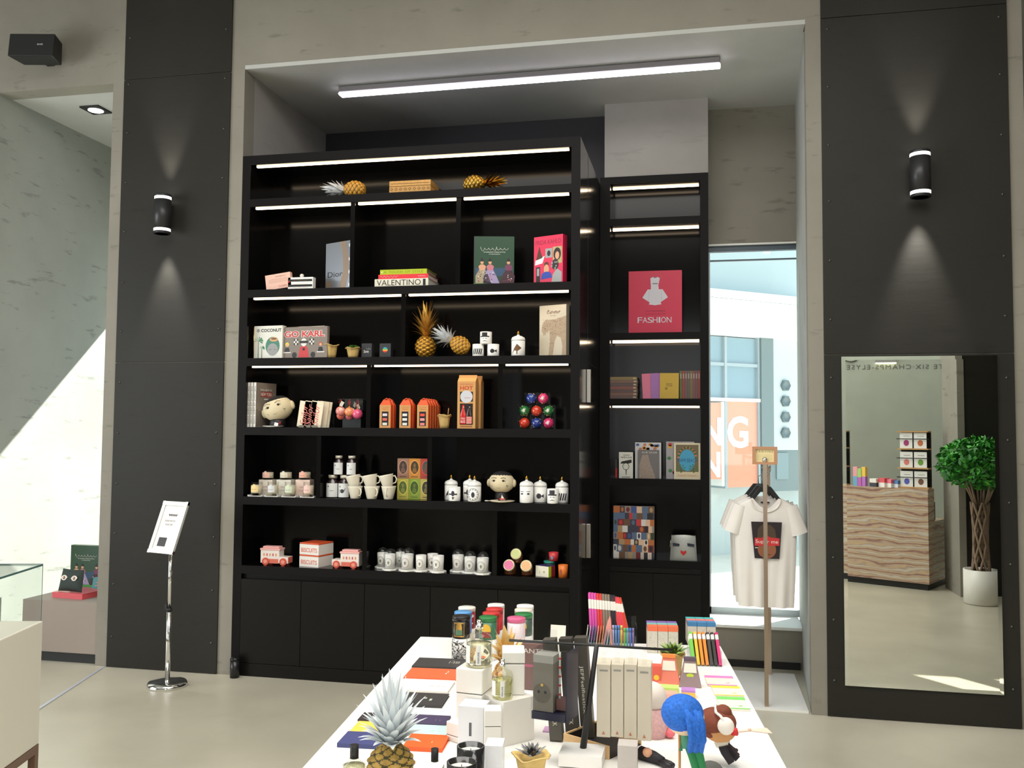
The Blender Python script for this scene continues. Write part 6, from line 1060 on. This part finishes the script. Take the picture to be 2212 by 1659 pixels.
b=MB(); b.ball(L(1554,1574),(.043,.038,.034),0,22,14); b.tube([L(1582,1572,-.02),L(1588,1576,-.022)],.006,6); b.build('head',M((206,150,96),.8),o)
b=MB(); b.ball(L(1548,1560,.002),(.05,.044,.036),0,24,14); b.ball(L(1562,1538),(.022,.022,.018),0,14,8); b.ball(L(1540,1580),(.03,.034,.016),0,14,8); b.build('hair',M((122,62,44),.85,noise=.15,scale=90),o)
b=MB(); b.ball(L(1567,1557,-.045),(.021,.014,.022),0,16,10); b.tube([L(1546,1532,-.03),L(1556,1536,-.045),L(1563,1546,-.052)],.0035,8); b.ball(L(1567,1557,.045),(.021,.014,.022),0,16,10); b.tube([L(1546,1532,-.03),L(1545,1530,.03),L(1563,1546,.052)],.0035,8); b.build('ear_muffs',M((236,228,218),.7),o)
b=MB(); b.tube([L(1578,1578,-.02),L(1588,1576,-.026),L(1587,1567,-.03)],[.007,.009,.006],8); b.build('scarf',M((210,50,54),.7),o)
b=MB(); b.tube([L(1556,1590,0),L(1560,1602,0),L(1562,1612,0)],[.016,.021,.018],12); b.build('shirt',M((226,220,205),.8),o)
for s in (0,1): b=MB(); b.tube([L(1562,1608,.01-.02*s),L(1574-8*s,1622,.008-.02*s),L(1594-14*s,1640+3*s,.0-.02*s)],[.014,.011,.009],8); b.build('leg',M((44,38,44),.8),o)
for s in (0,1): b=MB(); b.tube([L(1572,1604,-.01),L(1582,1612,-.012),L(1590+3*s,1617+9*s,-.014)],[.004,.0035,.0035],6); b.ball(L(1590+3*s,1617+9*s,-.014),.005,0,8,6); b.build('arm',M((58,44,46),.8),o)
YD=-3.22; o=thing('rag_doll','round doll in white hat and pink knit dress behind the white hanging boxes','doll',(doll_pt(1414,1540,YD).x,YD,TZ+.0005)); b=MB(); b.ball(L(1408,1506),(.042,.038,.043),0,22,14); b.build('hat',M((228,216,208),.9),o); b=MB(); b.lathe([(.036,0),(.042,.03),(.034,L(1410,1528).z)],(L(1412,1560).x,0,0),20); b.build('knit_dress',M((212,168,168),.95,noise=.12,scale=120),o); b=MB(); b.tube([L(1436,1500,0),L(1438,1530,0),L(1432,1552,0)],.004,6); b.build('strap',INK,o)
YD=-3.42
for i,(x,y,c,n_) in enumerate(((1424,1580,(236,120,130),'pink plush figure lying behind the last hanging box'),(1444,1568,(240,130,140),'pink plush figure lying next to the blue-haired doll'))):
    q=at(x,y+12,Z=TZ); o=thing('plush_toy',n_,'toy',(q.x,q.y,TZ+.0005),.3*i,'small pink plush toys'); b=MB(); b.ball((0,0,.014),(.026,.018,.014),0,14,8); b.ball((.03,-.004,.014),(.014,.013,.013),0,12,8); b.build('body',M(c,.9),o); b=MB(); b.tube([(-.01,-.012,.012),(-.018,-.028,.006)],.005,6); b.build('arm',M((244,150,160),.9),o)
q=at(1408,1650,Z=TZ); o=thing('rag_doll','small doll lying down with black boots at the foot of the hanging boxes','doll',(q.x,q.y,TZ+.0005),-.35); b=MB(); b.tube([(-.04,.02,.014),(0,.01,.014),(.03,0,.012)],[.018,.016,.011],10); b.build('coat',M((34,30,34),.7),o); b=MB(); b.ball((-.012,.0,.026),(.013,.011,.012),0,12,8); b.build('face',SKIN,o)
for s in (0,1): b=MB(); b.tube([(.026,.004-.008*s,.011),(.05,-.004-.012*s,.01),(.062,-.008-.012*s,.009)],[.008,.009,.007],8); b.build('boot',M((30,28,32),.5),o)
p,w,h=tp(1105,1180,1625,1690); bagpot('potted_succulent','grey rosette succulent in a kraft-gold paper pot at the bottom edge',p+Vector((0,.035,0)),.04,.062,M((206,176,108),.7,noise=.1,scale=30),.05,[M((132,130,128),.5),M((96,96,98),.5)],seed=11,cat='potted plant')
q=at(1217,1612,Z=TZ); q2=at(1290,1582,Z=TZ); an=math.atan2(q2.y-q.y,q2.x-q.x); o=thing('tray_box','open pale wooden tray with dark inside at the foot of the rack','tray',(q.x,q.y,TZ+.0005),an); wd=M((222,184,132),.6)
b=MB(); b.box(.004,.15,-.15,-.004,0,.003,1); b.box(0,.004,-.15,0,0,.034,0); b.box(.15,.154,-.15,0,0,.034,0); b.box(.004,.15,-.004,0,0,.034,0); b.box(.004,.15,-.0055,-.0042,.003,.03,1); b.build('frame',[wd,INK],o)
p,w,h=tp(1172,1200,1553,1583); carton('note_card','small lilac card lying flat beside the dark boxes',p,w,.045,.003,[M((204,160,200),.6)],.02,None,None,'card')
p,w,h=tp(1334,1376,1612,1690); carton('gift_box','plain grey carton standing below the slim hanging boxes',p,w,.05,h,[M((186,178,172),.5)],.03,None,None)
p,w,h=tp(1508,1560,1640,1700); o=thing('mouse_toy','dark grey rounded felt toy at the bottom edge beside the blue-haired doll','toy',p+Vector((0,.03,0)),.4); b=MB(); b.ball((0,0,.025),(.034,.026,.025),0,16,10); b.build('body',M((88,88,84),.9),o); b=MB(); b.ball((.03,-.01,.02),(.012,.011,.011),0,10,8); b.build('nose',M((110,108,104),.9),o)
o=thing('door_stop','small black cylinder canister on the floor against the bookcase corner','canister',(at(511,1461,Z=0).x,-.05,0)); b=MB(); b.cyl(.032,0,.115,n=20); b.build('body',M((24,24,26),.3),o); b=MB(); b.lathe([(.033,.1155),(.033,.13),(.02,.138),(0,.138)],n=20); b.build('lid',M((40,40,42),.2,.5),o)
